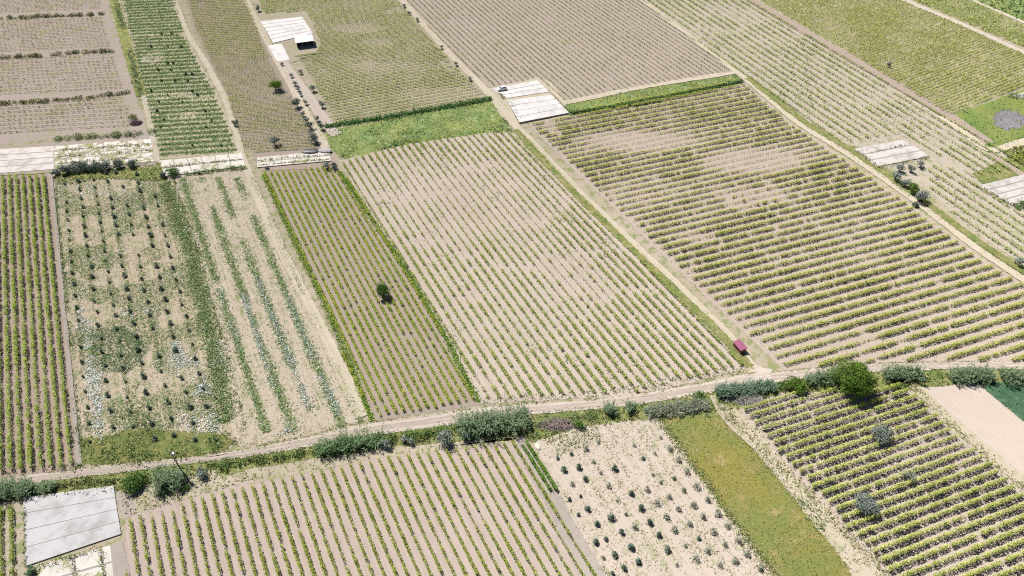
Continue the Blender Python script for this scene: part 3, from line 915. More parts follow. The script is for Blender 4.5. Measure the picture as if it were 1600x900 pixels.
# far weed rows
rows, stp = field_rows(F14, FARROW, (270, 60), (270, 225), 27, trim=.5)
for (k, a, b) in rows:
    L = np.linalg.norm(b - a); n = int(L * 22)
    s = rg.uniform(0, 1, n)
    nn = np.array([-FARROW[1], FARROW[0]])
    xy = a + (b - a) * s[:, None] + nn * rg.normal(0, 0.6, n)[:, None]
    W.append(tufts(xy, .45, .35, BRIGHT, rg, keep=lambda x, y: np.clip((fbm(x / 1.6, y * 1.5, 10, 61) - .20) / .16, .25, 1), per=3))
# grass bands
for bnd in (BAND_A, BAND_B):
    W.append(tufts(poly_points(bnd, 2.6, rg), .36, .3, GREEN + [(0.20, 0.26, 0.10), (0.26, 0.31, 0.16)], rg, per=2))
    W.append(tufts(poly_points(bnd, 3.0, rg), .36, .3, [(0.22, 0.24, 0.07), (0.28, 0.33, 0.16), (0.19, 0.25, 0.09)], rg, per=2, keep=patch(7, 64, .42, .6)))
    W.append(tufts(poly_points(bnd, 2.0, rg), .4, .45, GREEN[:1] + [(0.06, 0.12, 0.045)], rg, per=2, keep=patch(6, 65, .5, .65)))
W.append(tufts(line_points([(508, 199), (540, 194), (640, 178), (768, 155)], 2.6, 22, rg), .6, 1.0, [(0.07, 0.15, 0.05), (0.11, 0.20, 0.06)], rg))
W.append(tufts(line_points([(890, 178), (1000, 162), (1160, 128)], 2.0, 22, rg), .6, 1.1, [(0.08, 0.15, 0.06), (0.13, 0.21, 0.08)], rg))
W.append(tufts(line_points([(530, 247), (640, 222), (798, 203)], 2.5, 8, rg), .5, .5, GREEN, rg, keep=patch(14, 63, .35, .5)))
W.append(tufts(poly_points(MEADOW, .8, rg), .5, .3, GREEN + OLIVEG, rg, per=2, keep=patch(12, 88, .35, .6)))
W.append(tufts(poly_points(F12, 2.0, rg), .4, .35, [(0.05, 0.11, 0.06), (0.075, 0.145, 0.085)], rg, per=2, keep=patch(6, 89, .3, .6)))
W.append(tufts(poly_points(F21, .5, rg), .9, .8, GREEN, rg, per=2))
# strip beside the path of the wide field
W.append(tufts(line_points([(808, 205), (900, 304), (1000, 402), (1072, 472), (1174, 576)], 1.6, 12, rg), .36, .35, GREEN + BRIGHT + STRAW[2:], rg, keep=patch(9, 83, .25, .5)))
W.append(tufts(line_points([(1168, 126), (1258, 196), (1338, 246), (1440, 320), (1560, 405), (1640, 462)], 1.6, 6, rg), .4, .35, OLIVEG + STRAW, rg))
W.append(tufts(line_points([(168, 0), (180, 0), (202, 75), (216, 132), (222, 150)], 2.8, 14, rg), .5, .7, [(0.10, 0.155, 0.085), (0.16, 0.215, 0.125)], rg, keep=patch(14, 84, .25, .5)))
# row ends by the main track
W.append(tufts(poly_points([(755, 622), (900, 612), (1000, 600), (1170, 566), (1182, 580), (1000, 612), (880, 626), (755, 634)], 2.2, rg), .36, .4, GREEN + STRAW, rg))
W.append(tufts(poly_points([(-60, 738), (60, 728), (130, 722), (126, 734), (-60, 748)], 2.2, rg), .36, .35, GREEN + STRAW, rg))
W.append(tufts(poly_points([(366, 690), (480, 672), (590, 652), (560, 664), (400, 700)], 1.6, rg), .34, .35, OLIVEG + STRAW, rg))
W.append(tufts(line_points(mid, .8, 5, rg), .22, .12, STRAW + OLIVEG, rg, per=2, keep=patch(16, 85, .4, .6)))
W.append(tufts(line_points(UP, 1.0, 7, rg), .30, .3, STRAW + OLIVEG, rg, keep=patch(7, 86, .3, .55)))
W.append(tufts(line_points(LO, 1.2, 9, rg), .32, .35, GREEN + OLIVEG, rg, keep=patch(7, 87, .25, .5)))
# verge below the main track
VERGE = [(-60, 766), (0, 763), (100, 752), (300, 726), (480, 698), (600, 682), (700, 666), (830, 650), (1000, 634), (1110, 616), (1230, 598), (1400, 582), (1640, 579),
         (1640, 598), (1520, 600), (1430, 608), (1220, 614), (1150, 640), (1030, 652), (900, 668), (835, 690), (700, 688), (590, 700), (380, 732), (185, 772), (-60, 785)]
W.append(tufts(poly_points(VERGE, 3.2, rg), .42, .5, OLIVEG + GREEN, rg, keep=patch(9, 71, .3, .55)))
W.append(tufts(poly_points([(190, 770), (330, 738), (420, 745), (196, 806)], 2.2, rg), .4, .35, STRAW + OLIVEG, rg))
W.append(tufts(poly_points([(385, 735), (600, 702), (820, 683), (800, 690), (600, 712), (385, 754)], 1.0, rg), .4, .3, STRAW + OLIVEG, rg))
W.append(tufts(poly_points([(845, 660), (930, 655), (940, 690), (870, 712), (850, 690)], 4, rg), .36, .35, GREEN + STRAW, rg, keep=patch(7, 72, .35, .55)))
# nursery plot and the strips beside it
W.append(tufts(poly_points(F8, 3.0, rg), .24, .22, OLIVEG + STRAW * 2, rg, keep=patch(6, 73, .36, .6)))
for k_ in range(9):
    xa_ = 868 + k_ * 19.5
    sl_ = (xa_ + 20) / 1310.0
    W.append(tufts(line_points([(xa_, 670 - k_ * 2), (xa_ + sl_ * 240, 910 - k_ * 2)], 1.5, 9, rg), .24, .22, OLIVEG + STRAW + BRIGHT[:1], rg, per=3, keep=patch(7, 93 + k_, .35, .6)))
W.append(tufts(line_points([(1030, 655), (1214, 905)], 2.2, 16, rg), .36, .45, GREEN + STRAW, rg))
W.append(tufts(line_points([(1130, 640), (1250, 760), (1385, 900)], 4.5, 20, rg), .36, .45, STRAW + STRAW + OLIVEG, rg))
W.append(tufts(line_points([(1250, 780), (1290, 830)], 3.0, 14, rg), .36, .5, GREEN, rg))
W.append(tufts(line_points([(1425, 604), (1470, 650), (1600, 765), (1680, 835)], 2.6, 12, rg), .36, .4, STRAW + OLIVEG, rg))
W.append(tufts(poly_points(F9, 1.6, rg), .34, .22, [(0.25, 0.25, 0.05), (0.15, 0.23, 0.05), (0.32, 0.27, 0.10)], rg, per=2))
W.append(tufts(poly_points(F9, 2.4, rg), .3, .3, [(0.13, 0.22, 0.055), (0.18, 0.26, 0.08)], rg, per=2, keep=patch(12, 75, .50, .66)))
W.append(tufts(poly_points(F9, 3.0, rg), .3, .2, [(0.27, 0.21, 0.09), (0.33, 0.28, 0.14), (0.21, 0.18, 0.055)], rg, per=2, keep=patch(9, 76, .40, .6)))
W.append(tufts(line_points([(1030, 652), (1214, 905)], 3.5, 22, rg), .30, .28, [(0.15, 0.20, 0.06), (0.20, 0.21, 0.08)] + STRAW, rg, per=2, keep=patch(5, 90, .3, .5)))
W.append(tufts(line_points([(1112, 628), (1180, 700), (1335, 900)], 4.0, 26, rg), .30, .28, [(0.15, 0.20, 0.06), (0.20, 0.21, 0.08)] + STRAW, rg, per=2, keep=patch(5, 91, .3, .5)))
W.append(tufts(poly_points(F9, 3.0, rg), .26, .2, [(0.19, 0.18, 0.06), (0.24, 0.20, 0.08), (0.16, 0.19, 0.06)], rg, per=2, keep=patch(2.5, 92, .3, .6)))
W.append(tufts(poly_points([(1072, 694), (1084, 690), (1096, 696), (1090, 708), (1080, 710)], 6, rg), .3, .12, [(0.50, 0.45, 0.36), (0.42, 0.38, 0.30)], rg, per=2))
W.append(tufts(line_points([(840, 690), (888, 800), (950, 900)], 1.6, 9, rg), .32, .3, GREEN + STRAW, rg, keep=patch(9, 74, .35, .55)))
W.append(tufts(poly_points([(1520, 272), (1600, 235), (1640, 225), (1640, 275), (1600, 270), (1535, 288)], 1.0, rg), .5, .3, OLIVEG + STRAW, rg, per=2))
W.append(tufts(line_points([(1585, 325), (1640, 305)], 3.0, 20, rg), .5, .8, GREEN, rg))
W.append(tufts(poly_points(F6, 0.16, rg), .28, .2, OLIVEG, rg, per=2))
W.append(tufts(poly_points(F5, 0.3, rg), .26, .2, OLIVEG + STRAW, rg, per=2))
W.append(tufts(poly_points(F5, 1.2, rg), .32, .35, GREEN + BRIGHT, rg, keep=lambda x, y: np.clip((fbm(x, y, 5, 78) - .62) / .06, 0, 1) * np.clip((fbm(x, y, 30, 79) - .4) / .1, 0, 1)))
W.append(tufts(poly_points(F7, 0.12, rg), .2, .12, STRAW, rg, per=2))
W.append(tufts(poly_points(F10, 0.2, rg), .24, .15, STRAW + OLIVEG, rg, per=2))
W.append(tufts(poly_points(F18, 0.3, rg), .45, .3, OLIVEG, rg, per=2, keep=patch(14, 77, .4, .6)))
V, F, T = join(W)
stuff('weeds', mesh_from('weeds', V, F, T), LEAF, 'green and straw-coloured weeds along paths, verges and plots', 'weeds')

# white flowering weeds
W = []
for (x, y, rx, ry, n) in ((128, 500, 12, 40, 260), (140, 560, 9, 80, 420), (150, 610, 10, 40, 320), (155, 655, 8, 25, 200), (285, 570, 30, 22, 360), (310, 600, 18, 18, 200), (275, 545, 9, 14, 110), (150, 300, 60, 14, 160),
                         (318, 610, 12, 12, 120), (330, 660, 20, 20, 150), (300, 660, 20, 18, 90), (205, 490, 12, 8, 40), (230, 485, 8, 6, 40), (345, 570, 12, 30, 120), (110, 290, 20, 12, 60)):
    q = np.c_[rg.normal(x, rx * .55, n), rg.normal(y, ry * .55, n)]
    W.append(tufts(np.array([P(*p) for p in q]), .36, .4, WHITE, rg, w=[.45, .3, .25], up=1.2, per=4, keep=patch(3.5, 58, .25, .55)))
for ln, n in (([(380, 460), (413, 560), (440, 640), (450, 676)], 9), ([(400, 430), (452, 560), (484, 640)], 9), ([(430, 420), (464, 500), (507, 600), (530, 650)], 7), ([(342, 450), (375, 550)], 4)):
    W.append(tufts(line_points(ln, 1.6, n * 3, rg), .32, .4, WHITE, rg, keep=patch(10, 81, .35, .5), up=.9))
W.append(tufts(poly_points(F3, 0.12, rg), .28, .3, WHITE, rg, up=.9, per=2))
V, F, T = join(W)
stuff('wildflowers', mesh_from('wildflowers', V, F, T), LEAF, 'white flowering weeds in patches between the young olives', 'wildflowers')
W = []
for (x, y, n) in ((265, 315, 46), (270, 325, 30), (352, 320, 24), (235, 272, 20)):
    q = np.c_[rg.normal(x, 5, n), rg.normal(y, 9, n)]
    W.append(tufts(np.array([P(*p) for p in q]), .30, .4, [(0.34, 0.06, 0.03), (0.26, 0.10, 0.05)], rg, per=2))
V, F, T = join(W)
stuff('poppies', mesh_from('poppies', V, F, T), LEAF, 'rust-red poppies among the weeds at the plot corner', 'poppies')

# ------------------------------------------------------------------ trees, bushes, reeds
def mpp(py):
    """metres per photo pixel across the view, on the ground at that row"""
    return CAM_H / (FPX * SP + (py - 450.0) * CP)

def crown_arrays(lumps, dens, size, cols, rng, up=0.25, spread=0.2, inner=0.55):
    Vs, Fs, Ts, b = [], [], [], 0
    for (c, r) in lumps:
        r = np.array(r, float)
        n = max(6, int(dens * (r[0] * r[1] + r[0] * r[2] + r[1] * r[2]) * 4.2))
        dr = unit(rng.normal(size=(n, 3)))
        rad = rng.uniform(inner ** 2, 1.1, n) ** 0.5
        C = np.array(c) + dr * rad[:, None] * r
        C[:, 2] = np.maximum(C[:, 2], 0.12)
        V, F = leaf_quads(C, size, up=up, rng=rng, normal=dr)
        base = np.array(cols[rng.integers(len(cols))])
        T = 0.55 * tints(n, cols, rng, spread) + 0.45 * base
        Vs.append(V); Fs.append(F + b); Ts.append(T); b += len(V)
    return np.concatenate(Vs), np.concatenate(Fs), np.concatenate(Ts)

def round_lumps(w, h, z0, k, rng, flat=1.0, r0=0.5):
    """k overlapping clumps filling a crown w wide, from z0 up to h"""
    out = []
    zc, rz = (z0 + h) / 2, (h - z0) / 2
    for i in range(k):
        a = rng.uniform(0, 2 * math.pi)
        e = rng.uniform(-0.75, 0.95)
        rr = rng.uniform(0.35, 0.72)
        q = math.sqrt(max(0.05, 1 - e * e))
        s = rng.uniform(0.7, 1.2) * r0
        out.append(((math.cos(a) * q * rr * w / 2, math.sin(a) * q * rr * w / 2, zc + e * rr * rz), (s * w * .5, s * w * .5, s * rz * flat)))
    out.append(((0, 0, zc), (w * .34, w * .34, rz * .75)))
    return out

def trunk_geo(h, z0, r, w, rng, limbs=4):
    g = Geo()
    lean = rng.normal(0, 0.06 * h, 2)
    g.tube([(0, 0, -0.05), (lean[0] * .3, lean[1] * .3, z0 * .5), (lean[0], lean[1], z0 + .1)], [r * 1.35, r, r * .8], 7)
    for i in range(limbs):
        a = 2 * math.pi * i / limbs + rng.uniform(-.4, .4)
        e = np.array([math.cos(a) * w * .28, math.sin(a) * w * .28, z0 + (h - z0) * rng.uniform(.4, .65)])
        s = np.array([lean[0], lean[1], z0 * .85])
        m = (s + e) / 2 + np.array([0, 0, .12 * h])
        g.tube([s, m, e], [r * .6, r * .4, r * .18], 5)
    return g

OLIVE_C = [(0.20, 0.235, 0.20), (0.13, 0.16, 0.13), (0.26, 0.29, 0.255)]
DKOLIVE = [(0.10, 0.135, 0.10), (0.065, 0.095, 0.07), (0.15, 0.18, 0.14)]
TREE_G = [(0.10, 0.17, 0.03), (0.14, 0.22, 0.04), (0.07, 0.125, 0.025)]
BUSH_G = [(0.10, 0.18, 0.045), (0.15, 0.23, 0.06), (0.065, 0.125, 0.035)]
REED_C = [(0.15, 0.21, 0.115), (0.22, 0.275, 0.17), (0.11, 0.17, 0.085)]

def tree(name, label, cat, px, py, wpx, cols, hf=0.85, bole=0.22, group=None, seed=0, lumps=9, size=0.34, dens=7.0, mat=None, r0=.5, inner=.55):
    """px, py: where the photo shows the middle of the crown"""
    rng = np.random.default_rng(seed * 31 + int(px) * 7 + int(py))
    w = wpx * mpp(py)
    h = hf * w
    z0 = bole * h
    b = P(px, py, (z0 + h) / 2)
    t = thing(name, label, cat, loc=(b[0], b[1], 0), group=group)
    link('trunk', trunk_geo(h, z0, max(.05, .035 * w), w, rng).mesh('trunk'), BARK, parent=t)
    V, F, T = crown_arrays(round_lumps(w, h, z0, lumps, rng, r0=r0), dens, size, cols, rng, inner=inner)
    link('crown', mesh_from('crown', V, F, T), mat or OLIVE_LEAF, parent=t)
    return t

def bush(name, label, cat, px, py, wpx, cols, hf=0.6, group=None, seed=0, lumps=9, size=0.34, dens=7, mat=None, stretch=1.0, ang=0.0):
    rng = np.random.default_rng(seed * 17 + int(px) * 3 + int(py))
    w = wpx * mpp(py)
    h = hf * w
    b = P(px, py, h * .5)
    L = [((c[0] * stretch, c[1], c[2]), r) for c, r in round_lumps(w, h, 0.0, lumps, rng)]
    V, F, T = crown_arrays(L, dens, size, cols, rng)
    o = link(name, mesh_from(name, V, F, T), mat or LEAF, loc=(b[0], b[1], 0))
    o.rotation_euler = (0, 0, ang)
    return tag(o, label, cat, group)

def hedge(name, label, cat, px_line, width, height, cols, group=None, seed=0, dens=7, size=.34, mat=None, gaps=0.0, drop=0.0):
    rng = np.random.default_rng(900 + seed)
    p = [P(q[0], q[1], height * .45) for q in px_line]
    c = np.mean(p, 0)
    L = []
    for a, b in zip(p, p[1:]):
        ln = np.linalg.norm(b - a)
        k = max(2, int(ln / (width * .55)))
        for i in range(k):
            if rng.random() < gaps: continue
            q = a + (b - a) * ((i + rng.random()) / k) - c + rng.normal(0, width * .12, 2)
            s = rng.uniform(.65, 1.25)
            hh = height * s
            L.append(((q[0], q[1], hh * .42), (width * .5 * s, width * .5 * s, hh * .55)))
    V, F, T = crown_arrays(L, dens, size, cols, rng)
    o = link(name, mesh_from(name, V, F, T), mat or LEAF, loc=(c[0], c[1], 0))
    return tag(o, label, cat, group)

def reeds(label, px_line, width, height, n_per_m2, group='reed clumps along the dirt track', seed=0, cols=REED_C):
    rng = np.random.default_rng(500 + seed)
    p = [P(q[0], q[1], height * .45) for q in px_line]
    c = np.mean(p, 0)
    base = []
    for a, b in zip(p, p[1:]):
        ln = np.linalg.norm(b - a)
        n = int(ln * width * n_per_m2)
        d = (b - a) / ln
        nr = np.array([-d[1], d[0]])
        s = rng.uniform(-.04, 1.04, n)
        base.append(a + (b - a) * s[:, None] + nr * (rng.normal(0, .27, n) * width)[:, None] - c)
    B = np.concatenate(base)
    n = len(B)
    clump = 0.6 + 0.8 * fbm(B[:, 0] + c[0], B[:, 1] + c[1], 2.6, 91 + seed)
    H = height * .88 * rng.uniform(.55, 1.12, n) * clump
    lean = rng.normal(0, .20, (n, 2)) * H[:, None]
    tint = tints(n, cols, rng)[::4]
    Vs, Ts = [], []
    ca = rng.uniform(0, 2 * math.pi, n)
    wv = np.stack([np.cos(ca), np.sin(ca), np.zeros(n)], 1)
    prev = np.c_[B, np.zeros(n)]
    for k, f in enumerate((.4, .75, 1.0)):
        cur = np.c_[B + lean * f * f, H * (f - .10 * f ** 3)]
        w0, w1 = (.05, .045, .04, .012)[k], (.05, .045, .04, .012)[k + 1]
        Vs.append(np.stack([prev - wv * w0, prev + wv * w0, cur + wv * w1, cur - wv * w1], 1).reshape(-1, 3))
        Ts.append(np.repeat(tint * (1.0), 4, 0))
        prev = cur
    # drooping leaf blades on the upper stem
    per = 9
    i = np.repeat(np.arange(n), per)
    f = rng.uniform(.25, 1.0, len(i))
    C = np.c_[B[i] + lean[i] * (f * f)[:, None], H[i] * (f - .10 * f ** 3)]
    az = rng.uniform(0, 2 * math.pi, len(i))
    ln = rng.uniform(.45, .95, len(i))
    d = np.stack([np.cos(az) * .75, np.sin(az) * .75, rng.uniform(-.25, .8, len(i))], 1)
    sd = np.stack([-np.sin(az), np.cos(az), rng.uniform(-.4, .4, len(i))], 1) * .07
    tip = C + d * ln[:, None]
    midp = C + d * (ln * .5)[:, None] + np.array([0, 0, .06])
    Vs.append(np.stack([C, midp + sd, tip, midp - sd], 1).reshape(-1, 3))
    Ts.append(np.repeat(tint[i] * rng.uniform(.85, 1.35, (len(i), 1)), 4, 0))
    V = np.concatenate(Vs)
    V[:, 2] = np.maximum(V[:, 2], 0.0)
    o = link('reed_clump', mesh_from('reed_clump', V, np.arange(len(V)).reshape(-1, 4), np.concatenate(Ts)), LEAF, loc=(c[0], c[1], 0))
    return tag(o, label, 'reeds', group)

# olives along the lane below the open shed
LANE = 'olive trees along the shed lane'
for (x, y, wd, lab) in (
        (440, 99, 7, 'tiny shrub-like olive right below the small white slab of the shed'),
        (469, 111, 9, 'small olive on the vine side of the lane, closest to the open shed'),
        (455, 117, 8, 'small grey olive at the upper end of the lane median'),
        (461, 130, 9, 'young olive second down the close line in the lane median'),
        (466, 138, 9, 'young olive in the middle of the close line in the lane median'),
        (470, 146, 8, 'young olive fourth down the close line in the lane median'),
        (478, 159, 9, 'young olive at the lower end of the close line in the median'),
        (488, 137, 12, 'rounded olive on the vine side of the lane, second below the shed'),
        (463, 159, 17, 'broad dark olive on the left edge of the lane, upper of its side'),
        (503, 162, 12, 'slim olive on the vine side of the lane, third below the shed'),
        (474, 177, 10, 'narrow olive at the top of the crowded left lane group'),
        (479, 186, 11, 'middle olive of the crowded left lane group'),
        (484, 195, 14, 'dark olive low in the crowded left lane group'),
        (495, 184, 10, 'pale olive on the right lane edge just above the grass strip'),
        (502, 196, 12, 'dark olive beside the left end of the bright grass strip'),
        (491, 213, 19, 'largest olive of the lane, at its lower end by the grass strip'),
        (428, 218, 18, 'rounded olive alone among dusky vines above the white-rimmed slab'),
        (367, 191, 11, 'tall dark olive where the weedy path meets the dusky vines'),
        (509, 257, 13, 'grey olive left of the pair by the corner of the white-rimmed slab'),
        (521, 258, 13, 'dark olive right of the pair by the corner of the white-rimmed slab'),
        (403, 12, 10, 'dark small olive up the lane above the white drying floor'),
        (631, 8, 7, 'topmost little olive along the white field path'),
        (639, 19, 7, 'second little olive from the top along the white field path'),
        (652, 30, 7, 'third little olive from the top along the white field path'),
        (690, 73, 7, 'little olive midway along the white field path'),
        (712, 99, 8, 'little olive second up from the parked car on the path'),
        (734, 122, 8, 'little olive closest to the parked car on the path'),
        (1390, 100, 9, 'lone small olive in the far yellow-green vineyard')):
    tree('olive_tree', lab, 'olive tree', x, y, wd, DKOLIVE if 'dark' in lab else OLIVE_C, hf=.95, bole=.2, group=LANE if 'lane' in lab else None, seed=1, lumps=7, size=.42, dens=5)
tree('round_tree', 'round bright green tree alone among the dusky vines by the lane', 'tree', 430, 132, 21, TREE_G, hf=.8, bole=.22, seed=2, lumps=12, size=.4, dens=6, mat=LEAF)
CLU = 'olive trees below the right-hand drying slab'
for (x, y, wd, lab) in (
        (1408, 262, 16, 'olive just under the slab edge, upper left of the clump'),
        (1425, 262, 15, 'olive under the middle of the slab edge in the clump'),
        (1440, 256, 14, 'olive at the right corner of the drying slab'),
        (1401, 274, 18, 'olive leaning over the field path, leftmost of the clump'),
        (1416, 285, 17, 'pale olive directly left of the green tree in the clump'),
        (1442, 304, 25, 'large dark grey olive at the lower end of the clump')):
    tree('olive_tree', lab, 'olive tree', x, y, wd, OLIVE_C, hf=.85, bole=.2, group=CLU, seed=3, lumps=8, size=.4, dens=5.5)
tree('round_tree', 'bright green tree in the middle of the grey olive clump', 'tree', 1430, 294, 21, TREE_G, hf=.75, bole=.15, seed=4, lumps=9, size=.4, mat=LEAF)
bush('bush', 'dark bush at the vine row end across the path from the olives', 'bush', 1430, 319, 13, DKOLIVE, hf=.6, seed=5)
tree('olive_tree', 'grey olive beside the field path at the right edge of view', 'olive tree', 1595, 407, 17, OLIVE_C, hf=.9, bole=.2, seed=6, lumps=8)
tree('dead_sapling', 'bare reddish sapling in the long strip near the olive clump', 'sapling', 1464, 276, 7, [(0.2, .13, .12), (.28, .2, .17)], hf=1.0, bole=.2, seed=6, lumps=4, dens=3)
TRI = 'olive trees standing in the bushy vine rows'
tree('olive_tree', 'dense grey olive in the bushy vine rows, nearest the big tree', 'olive tree', 1377, 676, 36, OLIVE_C, hf=.75, bole=.18, group=TRI, seed=7, lumps=14, dens=8, size=.3)
tree('olive_tree', 'thin see-through olive, middle of three in the bushy vine rows', 'olive tree', 1419, 741, 27, OLIVE_C, hf=.8, bole=.2, group=TRI, seed=8, lumps=10, dens=3, size=.28, r0=.4)
tree('olive_tree', 'broad grey olive with two crowns, lowest in the bushy vine rows', 'olive tree', 1357, 787, 42, OLIVE_C, hf=.62, bole=.18, group=TRI, seed=9, lumps=15, dens=8, size=.3)
tree('round_tree', 'lone dark green tree standing in the brown vine field', 'tree', 597, 452, 24, [(0.05, 0.11, 0.025), (0.075, 0.145, 0.03), (0.04, 0.085, 0.02)], hf=1.15, bole=.14, seed=10, lumps=13, dens=8, size=.32, mat=LEAF)
tree('roadside_tree', 'big dense green tree beside the dirt track, tallest in view', 'tree', 1336, 591, 76, TREE_G, hf=.66, bole=.12, seed=11, lumps=34, dens=8, size=.36, mat=LEAF, r0=.33)

# the row of rounded olives above the young plot
OH = 'rounded olives in a line above the young plot'
names = 'first second third fourth fifth sixth'.split()
for i, (x, y, wd) in enumerate(((104, 262, 24), (119, 260, 22), (133, 259, 22), (147, 258, 22), (160, 257, 23))):
    tree('hedge_olive', 'grey rounded olive in the closed line above the young plot, %s from its left end' % names[i], 'olive tree', x, y, wd, DKOLIVE + OLIVE_C[:1], hf=.72, bole=.06, group=OH, seed=12, lumps=9, dens=8)
for x, y, wd, lab in ((86, 269, 15, 'dark olive at the corner of the grey ditch, lowest of the line'), (184, 256, 19, 'rounded olive left of the separate pair above the young plot'), (206, 254, 18, 'rounded olive right of the separate pair above the young plot'),
                      (181, 268, 8, 'tiny cone-shaped olive just under the separate pair')):
    tree('hedge_olive', lab, 'olive tree', x, y, wd, DKOLIVE + OLIVE_C[:1], hf=.75, bole=.06, group=OH, seed=13, lumps=9, dens=8)
bush('bush', 'dark bush at the left foot of the cracked white slab', 'bush', 253, 273, 13, DKOLIVE, hf=.8, seed=14)
bush('bush', 'green bush growing over the left front of the cracked white slab', 'bush', 270, 268, 22, BUSH_G, hf=.6, seed=15)
hedge('hedge', 'low green hedge along the front edge of the cracked white slab', 'hedge', [(285, 272), (330, 266), (384, 261)], 2.2, 1.5, BUSH_G, seed=1)
hedge('hedge', 'dense green hedge above the weed-broken drying floor', 'hedge', [(86, 216), (140, 212), (190, 210), (234, 206)], 3.4, 2.0, BUSH_G, seed=2)
bank = [(0.16, 0.18, 0.06), (0.10, 0.13, 0.05), (0.22, 0.20, 0.09), (0.09, 0.10, 0.06)]
for i, (ln, lab) in enumerate((([(-60, 30), (60, 25), (164, 21)], 'thin weedy bank between the far left plots, topmost of three'),
                               ([(-60, 92), (60, 86), (120, 81), (176, 79)], 'weedy bank between the far left plots, middle of three'),
                               ([(-60, 164), (60, 157), (140, 151), (202, 143)], 'weedy bank between the far left plots, lowest of three'))):
    hedge('weedy_bank', lab, 'hedge', ln, 2.6, 1.5, bank, group='weedy banks between the far left plots', seed=10 + i, dens=5, size=.45, gaps=.12)
bush('bush', 'yellow-green bush beside the twig heap at the far left plots', 'bush', 207, 183, 18, [(0.22, 0.22, 0.08), (0.15, 0.18, 0.06)], hf=.5, seed=16, dens=4)
bush('bush', 'small dark bush under the white-rimmed slab', 'bush', 417, 262, 9, DKOLIVE, hf=.6, seed=17)

# along the main track, from left to right
reeds('tall dark reeds at the left edge, above the grey concrete slab', [(-50, 768), (0, 764), (48, 762)], 4.2, 3.6, 9, seed=1)
reeds('short reeds above the middle of the grey concrete slab', [(54, 762), (85, 758)], 2.6, 2.4, 9, seed=2)
hedge('hedge', 'low green hedge between the grey concrete slab and the track', 'hedge', [(90, 757), (140, 753), (188, 750)], 2.0, 1.2, [(0.14, 0.18, 0.06), (0.20, 0.22, 0.09), (0.10, 0.14, 0.05)], seed=3)
bush('bush', 'rounded bright green bush by the grey slab corner', 'bush', 208, 752, 44, BUSH_G, hf=.5, seed=18, lumps=14, dens=8)
reeds('very tall reed clump in front of the utility pole', [(240, 748), (262, 745), (284, 746)], 5.0, 5.2, 8, seed=3)
bush('bush', 'low green bush at the foot of the tall reeds by the pole', 'bush', 288, 761, 17, BUSH_G, hf=.5, seed=19)
bush('bush', 'dark bush under the tall reeds left of the pole', 'bush', 254, 765, 26, [(0.07, 0.12, 0.06), (0.10, 0.15, 0.08)], hf=.45, seed=20)
RO = 'olives on the lower verge of the dirt track'
for (x, y, wd, lab) in ((313, 738, 21, 'pale olive right of the utility pole'), (604, 692, 20, 'grey olive standing alone left of the track olives'),
                        (632, 686, 15, 'slim olive left of the close pair under the track'), (643, 688, 15, 'slim olive right of the close pair under the track'),
                        (693, 683, 30, 'broad grey olive under the left end of the tallest reeds'), (729, 680, 20, 'small rounded olive under the tallest reeds')):
    tree('olive_tree', lab, 'olive tree', x, y, wd, OLIVE_C, hf=.85, bole=.14, group=RO, seed=21, lumps=10, dens=7, size=.3)
hedge('hedge', 'long low green hedge along the track right of the pole', 'hedge', [(322, 729), (400, 717), (500, 704)], 2.6, 1.6, [(0.10, 0.165, 0.05), (0.15, 0.21, 0.07), (0.07, 0.12, 0.04)], seed=4)
reeds('dense dark green reed thicket left of the track olives', [(496, 702), (540, 693), (596, 684)], 4.2, 3.6, 9, seed=4, cols=[(0.12, .19, .085), (.18, .24, .13), (.085, .15, .06)])
hedge('hedge', 'green thicket between the two reed stands', 'hedge', [(598, 688), (640, 678), (712, 668)], 3.4, 2.4, BUSH_G, seed=5)
reeds('largest and tallest reed stand beside the dirt track', [(716, 664), (760, 660), (824, 652)], 6.0, 5.2, 9, seed=5)
hedge('hedge', 'mixed green hedge right of the tallest reeds', 'hedge', [(836, 660), (880, 653), (926, 647)], 3.0, 1.9, [(0.11, 0.17, 0.07), (0.16, 0.21, 0.10), (0.08, 0.13, 0.05)], seed=6)
bush('bush', 'bright rounded bush beside the pinkish brush heap', 'bush', 904, 662, 22, BUSH_G, hf=.5, seed=22)
reeds('single reed tuft at the track edge, left of two', [(946, 640), (960, 638)], 2.6, 3.2, 12, seed=6)
reeds('single reed tuft at the track edge, right of two', [(980, 636), (992, 634)], 2.4, 3.2, 12, seed=7)
reeds('low grey reed patch above the olive-coloured turf', [(1010, 643), (1050, 638), (1104, 630)], 3.4, 1.7, 12, seed=8, cols=[(.19, .22, .15), (.28, .28, .2), (.14, .19, .12)])
bush('bush', 'dark green bush where the turf track leaves the dirt track', 'bush', 1092, 618, 22, BUSH_G, hf=.4, seed=23)
reeds('blue-green reed bank between the turf track and the bushes', [(1122, 613), (1165, 606), (1208, 601)], 3.8, 2.6, 11, seed=9, cols=[(.12, .19, .12), (.18, .25, .17), (.09, .15, .09)])
bush('bush', 'dark leafy bush left of the big roadside tree', 'bush', 1246, 600, 33, TREE_G, hf=.6, seed=24, lumps=14, dens=9)
bush('bush', 'low green bush right of the blue-green reed bank', 'bush', 1224, 603, 24, BUSH_G, hf=.4, seed=25)
reeds('pale reed stand between the leafy bush and the big tree', [(1262, 592), (1308, 586)], 3.6, 3.6, 9, seed=10)
reeds('grey-green reed stand right of the big tree', [(1384, 585), (1412, 583), (1440, 583)], 4.0, 3.4, 10, seed=11)
reeds('reed stand above the harrowed bare field', [(1486, 586), (1516, 586), (1548, 585)], 4.2, 3.4, 10, seed=12)
reeds('reed stand above the dark green crop at the right edge', [(1570, 588), (1610, 588), (1680, 590)], 4.2, 3.4, 10, seed=13)
